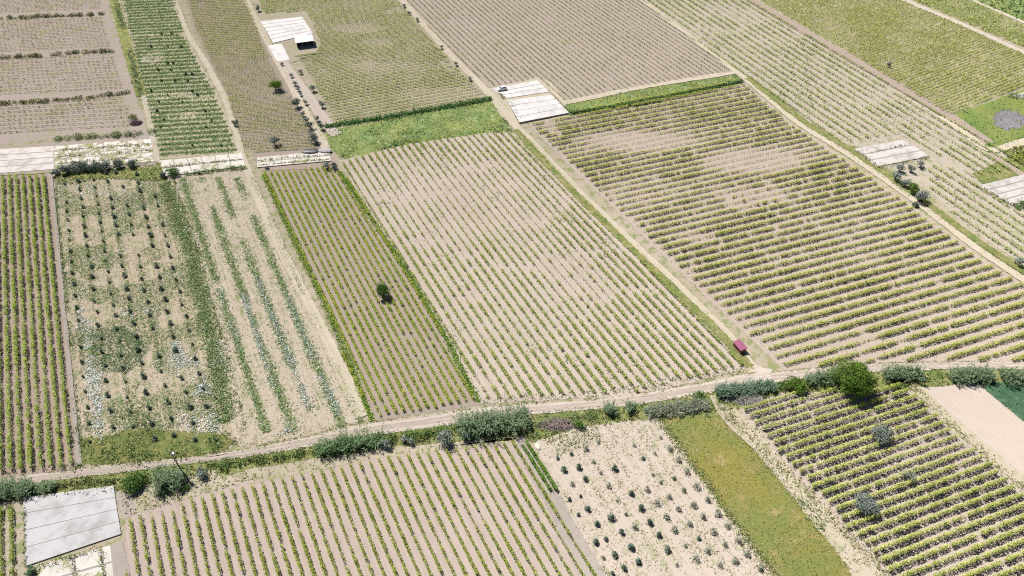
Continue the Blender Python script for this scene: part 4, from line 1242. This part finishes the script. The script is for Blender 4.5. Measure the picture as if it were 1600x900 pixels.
bush('bush', 'round dark bush at the corner of the broken concrete floor', 'bush', 48, 891, 19, [(0.06, 0.13, 0.06), (0.09, 0.17, 0.08)], hf=.6, seed=26)
hedge('hedge', 'dark weeds over the far side of the ash-grey meadow patch', 'hedge', [(1585, 150), (1640, 146)], 4, 1.2, [(0.07, .15, .06), (.1, .19, .07)], seed=7)

# ------------------------------------------------------------------ young olives of the two plots
def sapling_set(n, w, h, cols, dens, size, seed):
    out = []
    for i in range(n):
        rng = np.random.default_rng(seed + i)
        L = [((rng.normal(0, .1), rng.normal(0, .1), h * .36), (w * .5, w * .5, h * .3)), ((rng.normal(0, .08), rng.normal(0, .08), h * .62), (w * .38, w * .38, h * .26)),
             ((rng.normal(0, .05), rng.normal(0, .05), h * .86), (w * .18, w * .18, h * .18))]
        V, F, T = crown_arrays(L, dens, size, cols, rng, inner=.4)
        g = Geo().tube([(0, 0, -.02), (rng.normal(0, .03), rng.normal(0, .03), h * .5), (0, 0, h * .85)], [.06, .045, .015], 5)
        tm = g.mesh('trunk'); cm = mesh_from('crown', V, F, T)
        tm.materials.append(BARK); cm.materials.append(OLIVE_LEAF)
        out.append((tm, cm))
    return out

SAP_A = sapling_set(6, 1.15, 1.3, [(0.16, 0.215, 0.145), (0.12, 0.17, 0.115), (0.21, 0.26, 0.19)], 26, .26, 700)
SAP_B = sapling_set(5, 1.35, 1.5, [(0.11, 0.16, 0.11), (0.085, 0.13, 0.085), (0.15, 0.195, 0.15)], 26, .26, 720)
SAP_C = sapling_set(5, 1.6, 1.5, [(0.24, 0.265, 0.19), (0.17, 0.20, 0.14), (0.30, 0.31, 0.24)], 13, .24, 740)
SAP_D = sapling_set(4, 1.5, 1.6, [(0.08, 0.14, 0.06), (0.06, 0.10, 0.05)], 12, .4, 760)

def sapling(variants, xy, scale, label, group, rng):
    t = thing('olive_sapling', label, 'olive sapling', loc=(xy[0], xy[1], 0), rotz=rng.uniform(0, 6.28), group=group)
    t.scale = (scale * rng.uniform(.9, 1.1),) * 2 + (scale,)
    tm, cm = variants[rng.integers(len(variants))]
    link('trunk', tm, (), parent=t)
    link('crown', cm, (), parent=t)
    return t

rs = np.random.default_rng(5)
LINES = [((100, 276), (142, 690), 23, .85), ((122, 272), (176, 668), 23, 1.0), ((147, 282), (208, 668), 23, .8), ((167, 272), (242, 688), 24, 1.1),
         ((191, 280), (274, 682), 22, .9), ((214, 274), (307, 688), 24, 1.1), ((240, 294), (338, 688), 21, .85)]
for li, (a, b, n, sc) in enumerate(LINES):
    A, B = P(*a), P(*b)
    order = 0
    for i in range(n):
        j = n - 1 - i
        q = A + (B - A) * (j / (n - 1)) + rs.normal(0, .15, 2)
        order += 1
        if rs.random() < .06: continue
        sapling(SAP_A, q, 1.12 * sc * rs.uniform(.8, 1.2), 'olive sapling in the flowery weed plot, %s up the %s line from the tall vines' % (ordinal(order), ordinal(li + 1)),
                'olive saplings in the flowery weed plot', rs)

CROP = [(285, 155, 'b'), (370, 130, 'b'), (325, 235, 'L'), (420, 215, 'L'), (375, 320, 'm'), (455, 290, 'L'), (360, 415, 'b'), (430, 395, 'b'), (475, 480, 'L'), (415, 510, 'b'), (530, 570, 'L'), (520, 685, 'L'), (585, 665, 'b'),
        (640, 760, 'L'), (625, 535, 'L'), (685, 625, 'L'), (740, 720, 'L'), (790, 810, 'L'), (700, 850, 'L'), (630, 880, 'b'), (570, 780, 's'), (555, 250, 's'), (605, 335, 'm'), (655, 425, 's'), (715, 510, 'b'), (770, 590, 'm'),
        (645, 225, 'L'), (745, 380, 'L'), (810, 470, 'L'), (860, 560, 'L'), (920, 640, 'L'), (975, 730, 'L'), (1030, 825, 's'), (820, 160, 'b'), (845, 355, 'm'), (905, 440, 'm'), (965, 530, 'm'), (1015, 605, 'm'), (510, 180, 's'),
        (460, 100, 'm'), (985, 400, 'm'), (1040, 480, 'm'), (1015, 285, 'b'), (930, 310, 's'), (880, 260, 's'), (1110, 570, 'm'), (1170, 660, 'b'), (1225, 740, 'm'), (1300, 830, 'm'), (1195, 525, 'm'), (1260, 620, 'm'),
        (1330, 700, 'm'), (1395, 800, 'm'), (1470, 760, 'm'), (1075, 360, 'm'), (1135, 455, 'm'), (1225, 420, 'm'), (1285, 505, 'm'), (1345, 585, 'm'), (1420, 680, 'm'), (1550, 850, 'm'), (1155, 340, 'm'), (1095, 245, 'm'),
        (1040, 170, 'm'), (985, 100, 'm'), (930, 30, 's'), (765, 80, 's'), (895, 130, 's'), (1150, 790, 'm'), (1085, 705, 's'), (540, 60, 's')]
pts = []
nn = np.array([-NS[1], NS[0]])
for (x, y, k) in CROP:
    px, py = 800 + x / 4, 675 + y / 4
    q = P(px, py, .6)
    pts.append((np.dot(q, -nn), -np.dot(q, NS), q, k))
lo = min(p[0] for p in pts)
lines = {}
for p in pts: lines.setdefault(int((p[0] - lo) / 2.9), []).append(p)
for li, key in enumerate(sorted(lines)):
    for order, p in enumerate(sorted(lines[key], key=lambda p: p[1])):
        k = p[3]
        vs, sc, word = {'L': (SAP_B, rs.uniform(1.0, 1.2), 'dark'), 'b': (SAP_B, rs.uniform(.65, .8), 'small dark'), 'm': (SAP_C, rs.uniform(.95, 1.2), 'pale'), 's': (SAP_C, rs.uniform(.6, .8), 'faint pale')}[k]
        sapling(vs, p[2], sc, '%s olive sapling below the track, %s down the %s line from the lower vines' % (word, ordinal(order + 1), ordinal(li + 1)), 'olive saplings in the pale nursery plot', rs)

# orchard saplings among the far weed rows
a0, a1 = P(250, 125), P(296, 122)
ri = 0
for (y, xs) in ((52, (252, 268)), (72, (236, 262, 283)), (98, (262, 270)), (108, (247, 266)), (115, (290, 300)), (125, (252, 273, 293)), (141, (236, 300)), (147, (262, 308)), (158, (248, 285)), (172, (245, 320)), (186, (256, 330)), (197, (250, 322)), (226, (300, 345))):
    ri += 1
    for ci, x in enumerate(xs):
        sapling(SAP_D, P(x, y, .7), rs.uniform(.6, 1.0), 'dark sapling among the far weed rows, %s from the left in the %s row down' % (ordinal(ci + 1), ordinal(ri)), 'dark saplings among the far weed rows', rs)

# ------------------------------------------------------------------ concrete drying floors
c_grey = concrete_mat('grey concrete', (0.345, 0.335, 0.335), (0.25, 0.24, 0.235), 1.0)
c_white = concrete_mat('white concrete', (0.40, 0.375, 0.355), (0.27, 0.245, 0.22), 1.0)
c_clean = concrete_mat('lime washed concrete', (0.43, 0.415, 0.405), (0.33, 0.31, 0.295), 0.8)
c_weedy = concrete_mat('weed cracked concrete', (0.46, 0.43, 0.40), (0.36, 0.32, 0.27), 0.8, weed=(0.21, 0.20, 0.11), weed_amt=0.7)
c_half = concrete_mat('grass flecked concrete', (0.42, 0.395, 0.36), (0.32, 0.295, 0.255), 0.8, weed=(0.20, 0.21, 0.11), weed_amt=0.35)
c_base = plain_mat('slab footing', (0.22, 0.20, 0.18), 0.9, var=.3)
c_seam = plain_mat('seam', (0.16, 0.14, 0.11), 0.95, var=.4)

def slab(label, quad, h, n, mat, gap=0.25, cross=1, group=None, skip=()):
    """a raised floor poured in n strips; quad: the corners of its top, far left, far right, near right, near left"""
    A, B, C, D = [P(q[0], q[1], h) for q in quad]
    c = (A + B + C + D) / 4
    t = thing('drying_slab', label, 'concrete slab', loc=(c[0], c[1], 0), group=group)
    link('footing', Geo().prism([q - c for q in (A, B, C, D)], 0.0, h - 0.05).mesh('footing'), c_base, parent=t)
    L, Rr = np.linalg.norm(D - A), np.linalg.norm(C - B)
    Wd = np.linalg.norm(B - A)
    for i in range(n):
        for j in range(cross):
            if (i, j) in skip: continue
            t0, t1 = i / n, (i + 1) / n
            g0, g1 = (gap / 2 / L if i else 0), (gap / 2 / L if i < n - 1 else 0)
            s0, s1 = j / cross + (gap / 3 / Wd if j else 0), (j + 1) / cross - (gap / 3 / Wd if j < cross - 1 else 0)
            q = []
            for (tt, ss) in ((t0 + g0, s0), (t0 + g0, s1), (t1 - g1, s1), (t1 - g1, s0)):
                a, b = A + (D - A) * tt, B + (C - B) * tt
                q.append(a + (b - a) * ss - c)
            link('panel', Geo().prism(q, h - 0.049, h + RNG.uniform(-.01, .01)).mesh('panel'), mat, parent=t)
    return t

slab('large smooth grey concrete slab below the track at the lower left', [(36, 777), (177, 759), (189, 834), (40, 884)], 0.32, 4, c_grey, gap=.18)
slab('broken cream concrete floor in front of the smooth grey slab', [(60, 884), (172, 852), (178, 905), (180, 960), (62, 960)][:3] + [(62, 940)], 0.15, 2, c_half, gap=.5, cross=2)
slab('clean left half of the long white drying floor above the vines', [(-50, 236), (84, 228), (84, 264), (-50, 274)], 0.3, 4, c_white, gap=.45)
slab('weed-grown right half of the long drying floor beside the weedy field', [(85, 228), (236, 217), (240, 252), (85, 264)], 0.3, 5, c_weedy, gap=.55, cross=4)
slab('cracked white slab with a low hedge along its front', [(248, 251), (378, 239), (383, 259), (258, 275)], 0.35, 2, c_half, gap=.6, cross=6)
slab('white-rimmed slab with a dark pile on its upper right', [(402, 246), (513, 235), (518, 251), (402, 261)], 0.5, 2, c_half, gap=.4, cross=6)
slab('brilliant white drying floor beside the open shed', [(407, 33), (472, 26), (489, 52), (427, 67)], 0.4, 6, c_clean, gap=.4)
slab('small plain white slab just below the drying floor of the shed', [(419, 71), (440, 68), (453, 93), (433, 96)], 0.25, 1, c_clean)
slab('upper white slab that the car stands on', [(768, 139), (839, 125.5), (858, 143), (793, 153)], 0.35, 3, c_clean, gap=.35)
slab('lower white slab edged with weeds, below the car', [(792, 157), (862, 148), (889, 176), (812, 191)], 0.7, 4, c_clean, gap=.3)
slab('white drying slab above the clump of olives on the right', [(1333, 233), (1411, 218), (1453, 244), (1370, 260)], 0.3, 3, c_white, gap=.5)
slab('white drying slab by the dark weeds at the far right edge', [(1528, 290), (1610, 270), (1680, 292), (1580, 320)], 0.3, 4, c_white, gap=.5)
slab('narrow pale slab at the rim of the meadow, right edge', [(1582, 149), (1640, 132), (1650, 138), (1596, 154)], 0.2, 1, c_white)
# weeds rooted in the seams of the floors
W = []
for (ln, wd, pm) in (([(96, 236), (236, 227)], 1.6, 5), ([(90, 246), (238, 236)], 1.6, 5), ([(90, 256), (200, 248)], 1.2, 4), ([(252, 263), (380, 250)], 1.2, 6), ([(404, 253), (515, 243)], 1.0, 6), ([(404, 260), (516, 250)], .7, 6),
                     ([(812, 186), (852, 179), (884, 173)], 1.0, 5), ([(796, 160), (806, 175), (814, 187)], 2.0, 10), ([(866, 155), (886, 172)], .8, 3), ([(780, 147), (788, 156)], 1.5, 8),
                     ([(60, 886), (110, 872), (160, 855)], 1.2, 4), ([(112, 868), (118, 905)], .9, 5), ([(158, 858), (164, 905)], .8, 5), ([(1336, 236), (1372, 262)], 1.4, 6), ([(1372, 263), (1450, 247)], 1.4, 6),
                     ([(1350, 242), (1420, 226)], .3, 2), ([(1530, 292), (1580, 322)], 1.4, 6), ([(40, 790), (40, 884)], .3, 3)):
    q = line_points(ln, wd, pm, rg)
    v = tufts(q, .36, .45, OLIVEG + GREEN[:1] + STRAW[:1], rg)
    v[0][:, 2] += 0.38
    W.append(v)
V, F, T = join(W)
V[:, 2] = np.minimum(V[:, 2], 1.2)
stuff('seam_weeds', mesh_from('seam_weeds', V, F, T), LEAF, 'weeds rooted in the seams and edges of the concrete floors', 'weeds')

# ------------------------------------------------------------------ red hut
m_redwall = plain_mat('red painted boards', (0.33, 0.10, 0.10), 0.7, var=.25, scale=1.2)
m_redroof = plain_mat('faded crimson sheet roof', (0.29, 0.10, 0.155), 0.55, var=.2, scale=.9)
m_dark = plain_mat('dark opening', (0.02, 0.018, 0.018), 0.9)
m_wood = plain_mat('weathered wood', (0.20, 0.155, 0.115), 0.9, var=.3, scale=3)
m_metal = plain_mat('galvanised sheet', (0.50, 0.48, 0.48), 0.5, var=.1, scale=.6)
m_block = plain_mat('grey block wall', (0.30, 0.28, 0.26), 0.9, var=.2)

hc = (P(1144.8, 541) + P(1155.6, 553.5)) / 2
ax = unit(P(1155.6, 553.5) - P(1144.8, 541))            # along the long wall towards the viewer
pr = np.array([-ax[1], ax[0]])                          # across, to the right of the long wall
Lh, Wh, Hh = 3.3, 1.9, 1.75
hut_c = hc + pr * Wh / 2
t = thing('hut', 'small crimson hut with sheet roof at the corner of two tracks', 'hut', loc=(hut_c[0], hut_c[1], 0))
t.rotation_euler = (0, 0, math.atan2(ax[1], ax[0]))
g = Geo()
for sy in (-1, 1): g.box((0, sy * (Wh / 2 - .03), Hh / 2 - .03), (Lh, .06, Hh - .06))
for sx in (-1, 1): g.box((sx * (Lh / 2 - .03), 0, Hh / 2 - .03), (.06, Wh - .13, Hh - .06))
for k in range(12):                                     # battens of the board walls
    g.box((-Lh / 2 + .15 + k * (Lh - .3) / 11, -Wh / 2 - .012, Hh / 2 - .05), (.05, .024, Hh - .14))
link('wall', g.mesh('wall'), m_redwall, parent=t)
g = Geo()
N = 30
xs = np.linspace(-Lh / 2 - .14, Lh / 2 + .14, 2 * N + 1)
vs = []
for i, x in enumerate(xs):
    zz = .035 * (i % 2)
    for y, up in ((-Wh / 2 - .16, 0.0), (Wh / 2 + .16, .14)):
        vs += [(x, y, Hh + up + zz), (x, y, Hh + up + zz - .05)]
fs = []
for i in range(2 * N):
    a, b = 4 * i, 4 * i + 4
    fs += [(a, b, b + 2, a + 2), (a + 1, a + 3, b + 3, b + 1), (a, a + 1, b + 1, b), (a + 2, b + 2, b + 3, a + 3)]
fs += [(0, 2, 3, 1), (8 * N, 8 * N + 1, 8 * N + 3, 8 * N + 2)]
g.add(vs, fs)
g.box((0, -Wh / 2 - .17, Hh - .05), (Lh + .28, .05, .14))
roof = link('roof', g.mesh('roof'), m_redroof, parent=t)
d = link('door', Geo().box((Lh / 2 + .012, .1, .8), (.035, .85, 1.5)).mesh('door'), plain_mat('dark red door', (0.20, .04, .05), .7, var=.2), parent=t)
link('handle', Geo().box((Lh / 2 + .045, .42, .8), (.03, .03, .14)).mesh('handle'), m_metal, parent=d)

# ------------------------------------------------------------------ open shed
FL, FR = P(465, 76.5), P(491, 73)
fx = unit(FR - FL)
dp = -np.array([fx[1], -fx[0]])
Ls = np.linalg.norm(FR - FL)
Ds, Hs = 6.2, 2.9
sc = FL + (FR - FL) / 2 + dp * Ds / 2
t = thing('shed', 'open-fronted shed with flat pale roof at the far drying floor', 'shed', loc=(sc[0], sc[1], 0), rotz=math.atan2(fx[1], fx[0]))
g = Geo()
g.prism([(-Ls / 2 - .3, -Ds / 2 - .35), (Ls / 2 + .3, -Ds / 2 - .35), (Ls / 2 + .3, Ds / 2 + .3), (-Ls / 2 - .3, Ds / 2 + .3)], Hs, Hs + .14)
for k in range(13): g.box((-Ls / 2 + .1 + k * (Ls - .2) / 12, 0, Hs + .165), (.06, Ds + .6, .05))
link('roof', g.mesh('roof'), m_metal, parent=t)
link('back_wall', Geo().box((0, Ds / 2 - .1, Hs / 2 - .01), (Ls, .2, Hs - .02)).mesh('back_wall'), m_block, parent=t)
for sx in (-1, 1):
    link('side_wall', Geo().box((sx * (Ls / 2 - .1), .2, Hs / 2 - .01), (.2, Ds - .82, Hs - .02)).mesh('side_wall'), m_block, parent=t)
for k in range(4):
    link('post', Geo().box((-Ls / 2 + .12 + k * (Ls - .24) / 3, -Ds / 2 + .1, Hs / 2), (.16, .16, Hs)).mesh('post'), m_wood, parent=t)

# ------------------------------------------------------------------ parked car
m_paint = plain_mat('silver paint', (0.62, 0.63, 0.66), 0.28, metal=.25, var=.02, spec=.6)
m_glass = plain_mat('dark car glass', (0.02, 0.025, 0.03), 0.12, var=.02, spec=.8)
m_tyre = plain_mat('tyre rubber', (0.02, 0.02, 0.02), 0.85)
m_rim = plain_mat('wheel rim', (0.45, 0.45, 0.46), 0.35, metal=.7, var=.05)
m_lamp = plain_mat('lamp glass', (0.75, 0.75, 0.72), 0.15, var=.02, spec=.8)
m_tail = plain_mat('tail lamp', (0.4, 0.02, 0.02), 0.3, var=.02)
cc = P(784.5, 141.5)
zc0 = 0.37
t = thing('parked_car', 'silver hatchback parked on the far white slab', 'car', loc=(cc[0], cc[1], zc0), rotz=math.atan2(EW[1], EW[0]) + math.pi)
prof = [(-2.02, .32), (-2.06, .62), (-1.98, .86), (-1.72, .98), (-1.45, 1.36), (-1.15, 1.48), (.35, 1.49), (.62, 1.42), (1.12, 1.0), (1.75, .88), (2.0, .74), (2.06, .48), (2.02, .30), (1.62, .22), (-1.62, .22)]
def half_w(z): return .86 if z < .9 else .86 - .24 * (z - .9) / .6
g = Geo()
n = len(prof)
vs = [(x, -half_w(z), z) for x, z in prof] + [(x, half_w(z), z) for x, z in prof]
g.add(vs, [tuple(range(n))[::-1], tuple(range(n, 2 * n))] + [(i, n + i, n + (i + 1) % n, (i + 1) % n)[::-1] for i in range(n)])
body = link('body', g.mesh('body'), m_paint, parent=t)
def pane(name, pts, parent=None):
    """a pane a few millimetres proud of the body"""
    p = [np.array(q) for q in pts]
    nr = unit(np.cross(p[1] - p[0], p[2] - p[0]))
    mid = sum(p) / len(p)
    if np.dot(nr, mid - np.array([0, 0, .8])) < 0: nr, p = -nr, p[::-1]
    k = len(p)
    vs = [q + nr * .012 for q in p] + [q - nr * .02 for q in p]
    return link(name, Geo().add(vs, [tuple(range(k)), tuple(range(k, 2 * k))[::-1]] + [(i, k + i, k + (i + 1) % k, (i + 1) % k) for i in range(k)]).mesh(name), m_glass, parent=parent or t)
pane('windscreen', [(.66, -.58, 1.39), (.66, .58, 1.39), (1.08, .74, 1.03), (1.08, -.74, 1.03)])
pane('rear_window', [(-1.48, -.6, 1.33), (-1.48, .6, 1.33), (-1.69, .74, 1.02), (-1.69, -.74, 1.02)])
for s in (-1, 1):
    y = lambda z: s * half_w(z)
    pane('side_window', [(-1.4, y(1.02), 1.02), (-1.28, y(1.38), 1.38), (-.42, y(1.40), 1.40), (-.42, y(1.02), 1.02)])
    pane('side_window', [(-.32, y(1.02), 1.02), (-.32, y(1.40), 1.40), (.48, y(1.38), 1.38), (.98, y(1.02), 1.02)])
    for x in (-1.28, 1.28):
        q = np.linspace(0, 2 * math.pi, 18, endpoint=False)
        ring = [(x + .31 * math.cos(a), .31 + .31 * math.sin(a)) for a in q]
        ya, yb = s * .70, s * .875
        vs = [(a, ya, b) for a, b in ring] + [(a, yb, b) for a, b in ring]
        wv = link('wheel', Geo().add(vs, [tuple(range(18)), tuple(range(18, 36))] + [(i, (i + 1) % 18, 18 + (i + 1) % 18, 18 + i) for i in range(18)]).mesh('wheel'), m_tyre, parent=t)
        ring = [(x + .19 * math.cos(a), .31 + .19 * math.sin(a)) for a in q]
        vs = [(a, s * .86, b) for a, b in ring] + [(a, s * .882, b) for a, b in ring]
        link('rim', Geo().add(vs, [tuple(range(18)), tuple(range(18, 36))] + [(i, (i + 1) % 18, 18 + (i + 1) % 18, 18 + i) for i in range(18)]).mesh('rim'), m_rim, parent=wv)
    link('headlight', Geo().box((1.93, s * .62, .70), (.14, .34, .15)).mesh('headlight'), m_lamp, parent=t)
    link('tail_light', Geo().box((-2.0, s * .68, .80), (.1, .22, .2)).mesh('tail_light'), m_tail, parent=t)
    link('mirror', Geo().box((.78, s * .93, 1.02), (.14, .16, .12)).mesh('mirror'), m_paint, parent=t)

# ------------------------------------------------------------------ utility pole
pb = P(284.5, 737)
t = thing('utility_pole', 'slim dark utility pole with a pale box on top beside the track', 'utility pole', loc=(pb[0], pb[1], 0), rotz=math.atan2(EW[1], EW[0]))
link('shaft', Geo().tube([(0, 0, -.2), (0, 0, 4.5), (0, 0, 8.8)], [.17, .145, .11], 10).mesh('shaft'), m_wood, parent=t)
ca = link('crossarm', Geo().box((0, -.16, 8.35), (2.0, .10, .12)).mesh('crossarm'), m_wood, parent=t)
for x in (-.9, 0.42, .9):
    link('insulator', Geo().tube([(x, -.16, 8.41), (x, -.16, 8.52), (x, -.16, 8.55), (x, -.16, 8.64)], [.03, .05, .07, .03], 8).mesh('insulator'), c_white, parent=ca)
bx = link('transformer', Geo().box((.34, -.02, 7.35), (.42, .5, .75)).mesh('transformer'), plain_mat('grey transformer paint', (.28, .29, .30), .5, var=.1), parent=t)
link('lid', Geo().box((.34, -.02, 7.765), (.5, .58, .07)).mesh('lid'), m_metal, parent=bx)

# ------------------------------------------------------------------ heaps and odd things
def heap(name, label, cat, px, py, wx, wy, h, cols, n, ln, seed=0, thick=.035):
    """a heap of cut twigs and canes"""
    rng = np.random.default_rng(seed)
    b = P(px, py)
    r = np.sqrt(rng.random(n)); a = rng.uniform(0, 2 * math.pi, n)
    C = np.c_[r * np.cos(a) * wx / 2, r * np.sin(a) * wy / 2, np.zeros(n)]
    C[:, 2] = h * (1 - r ** 2) * rng.uniform(.2, 1.0, n) + .08
    az, el = rng.uniform(0, math.pi, n), rng.normal(0, .28, n)
    d = np.c_[np.cos(az) * np.cos(el), np.sin(az) * np.cos(el), np.sin(el)] * (ln * rng.uniform(.5, 1.2, n))[:, None] / 2
    s1 = unit(np.cross(d, (0, 0, 1))) * thick
    s2 = unit(np.cross(d, s1)) * thick
    V = np.concatenate([np.stack([C - d - s, C - d + s, C + d + s * .5, C + d - s * .5], 1).reshape(-1, 3) for s in (s1, s2)])
    V[:, 2] = np.maximum(V[:, 2], .02)
    T = tints(n, cols, rng)
    o = link(name, mesh_from(name, V, np.arange(len(V)).reshape(-1, 4), np.concatenate([T, T])), BRUSH, loc=(b[0], b[1], 0))
    return tag(o, label, cat)
BRUSH = leaf_mat('cut brush', 0.02)
heap('brush_heap', 'pinkish heap of cut branches beside the bright bush', 'brush heap', 870, 664, 9.5, 3.6, 1.3, [(0.36, 0.285, 0.255), (0.26, 0.20, 0.18), (0.44, 0.37, 0.33)], 1500, 1.4, 1)
heap('brush_heap', 'grey straw heap of cut reeds below the blue-green reed bank', 'brush heap', 1168, 624, 8.0, 4.0, 1.0, [(0.42, 0.39, 0.36), (0.52, 0.49, 0.44), (0.33, 0.31, 0.28)], 1400, 1.7, 2)
heap('brush_heap', 'dark purplish twig heap at the edge of the far left plots', 'brush heap', 213, 193, 4.6, 3.4, .9, [(0.13, 0.10, 0.11), (0.19, 0.15, 0.16)], 420, 1.2, 3, thick=.06)
heap('brush_heap', 'low pale heap of dead reeds above the turf strip', 'brush heap', 1062, 640, 8.0, 2.6, .6, [(0.38, 0.34, 0.29), (0.30, 0.27, 0.23)], 700, 1.5, 4)

def lump(name, label, cat, px, py, dims, mat, z=0.0, seed=0, rz=0.0):
    """an irregular rounded mass: a subdivided ball with a flattened, noisy surface"""
    import bmesh
    bm = bmesh.new()
    bmesh.ops.create_icosphere(bm, subdivisions=4, radius=1.0)
    me = bpy.data.meshes.new(name)
    for v in bm.verts:
        p = np.array(v.co)
        k = 0.78 + .45 * float(fbm(p[0] * 10 + 50 + p[2] * 4, p[1] * 10 + seed * 9, 9.0, seed))
        q = p * k
        v.co = (q[0] * dims[0] / 2, q[1] * dims[1] / 2, max(-.02, q[2] * dims[2] * .7 + dims[2] * .3))
    bm.to_mesh(me); bm.free()
    b = P(px, py, z)
    o = link(name, me, mat, loc=(b[0], b[1], z))
    o.rotation_euler = (0, 0, rz)
    return tag(o, label, cat)
lump('tarpaulin', 'black tarpaulin over a low pile on the white-rimmed slab', 'tarpaulin', 486, 237, (6.4, 2.8, .7), plain_mat('black sheet', (.035, .033, .045), .5, var=.3, bump=.6), z=.49, seed=2, rz=.1)
lump('boulder', 'pale cream boulder near the corner of the overgrown vines', 'boulder', 840, 698, (1.2, 2.1, .55), plain_mat('cream stone', (.47, .42, .33), .9, var=.15, bump=.5), seed=4, rz=.5)
lump('rubble_heap', 'grey crumbly heap beside the black tarpaulin', 'rubble', 508, 236, (5.0, 2.6, .7), plain_mat('grey rubble', (.27, .25, .26), .95, var=.5, scale=3, bump=.8), z=.49, seed=6)
bp = P(1139, 624)
b = link('board', Geo().box((0, 0, .09), (2.6, 1.2, .08), .35).mesh('board'), c_clean, loc=(bp[0], bp[1], 0))
tag(b, 'white board lying flat beside the grey straw heap', 'board')
g = Geo()
q0 = P(1141, 616)
for k in range(4): g.tube([(k * .45, .2 * k, .12 + .03 * k), (k * .45 + 1.9, -2.3 + .2 * k, .3 + .05 * k)], [.06, .05], 6)
b = link('timber', g.mesh('timber'), plain_mat('grey poles', (.42, .39, .36), .9), loc=(q0[0], q0[1], 0))
tag(b, 'loose grey poles lying above the white board', 'poles')
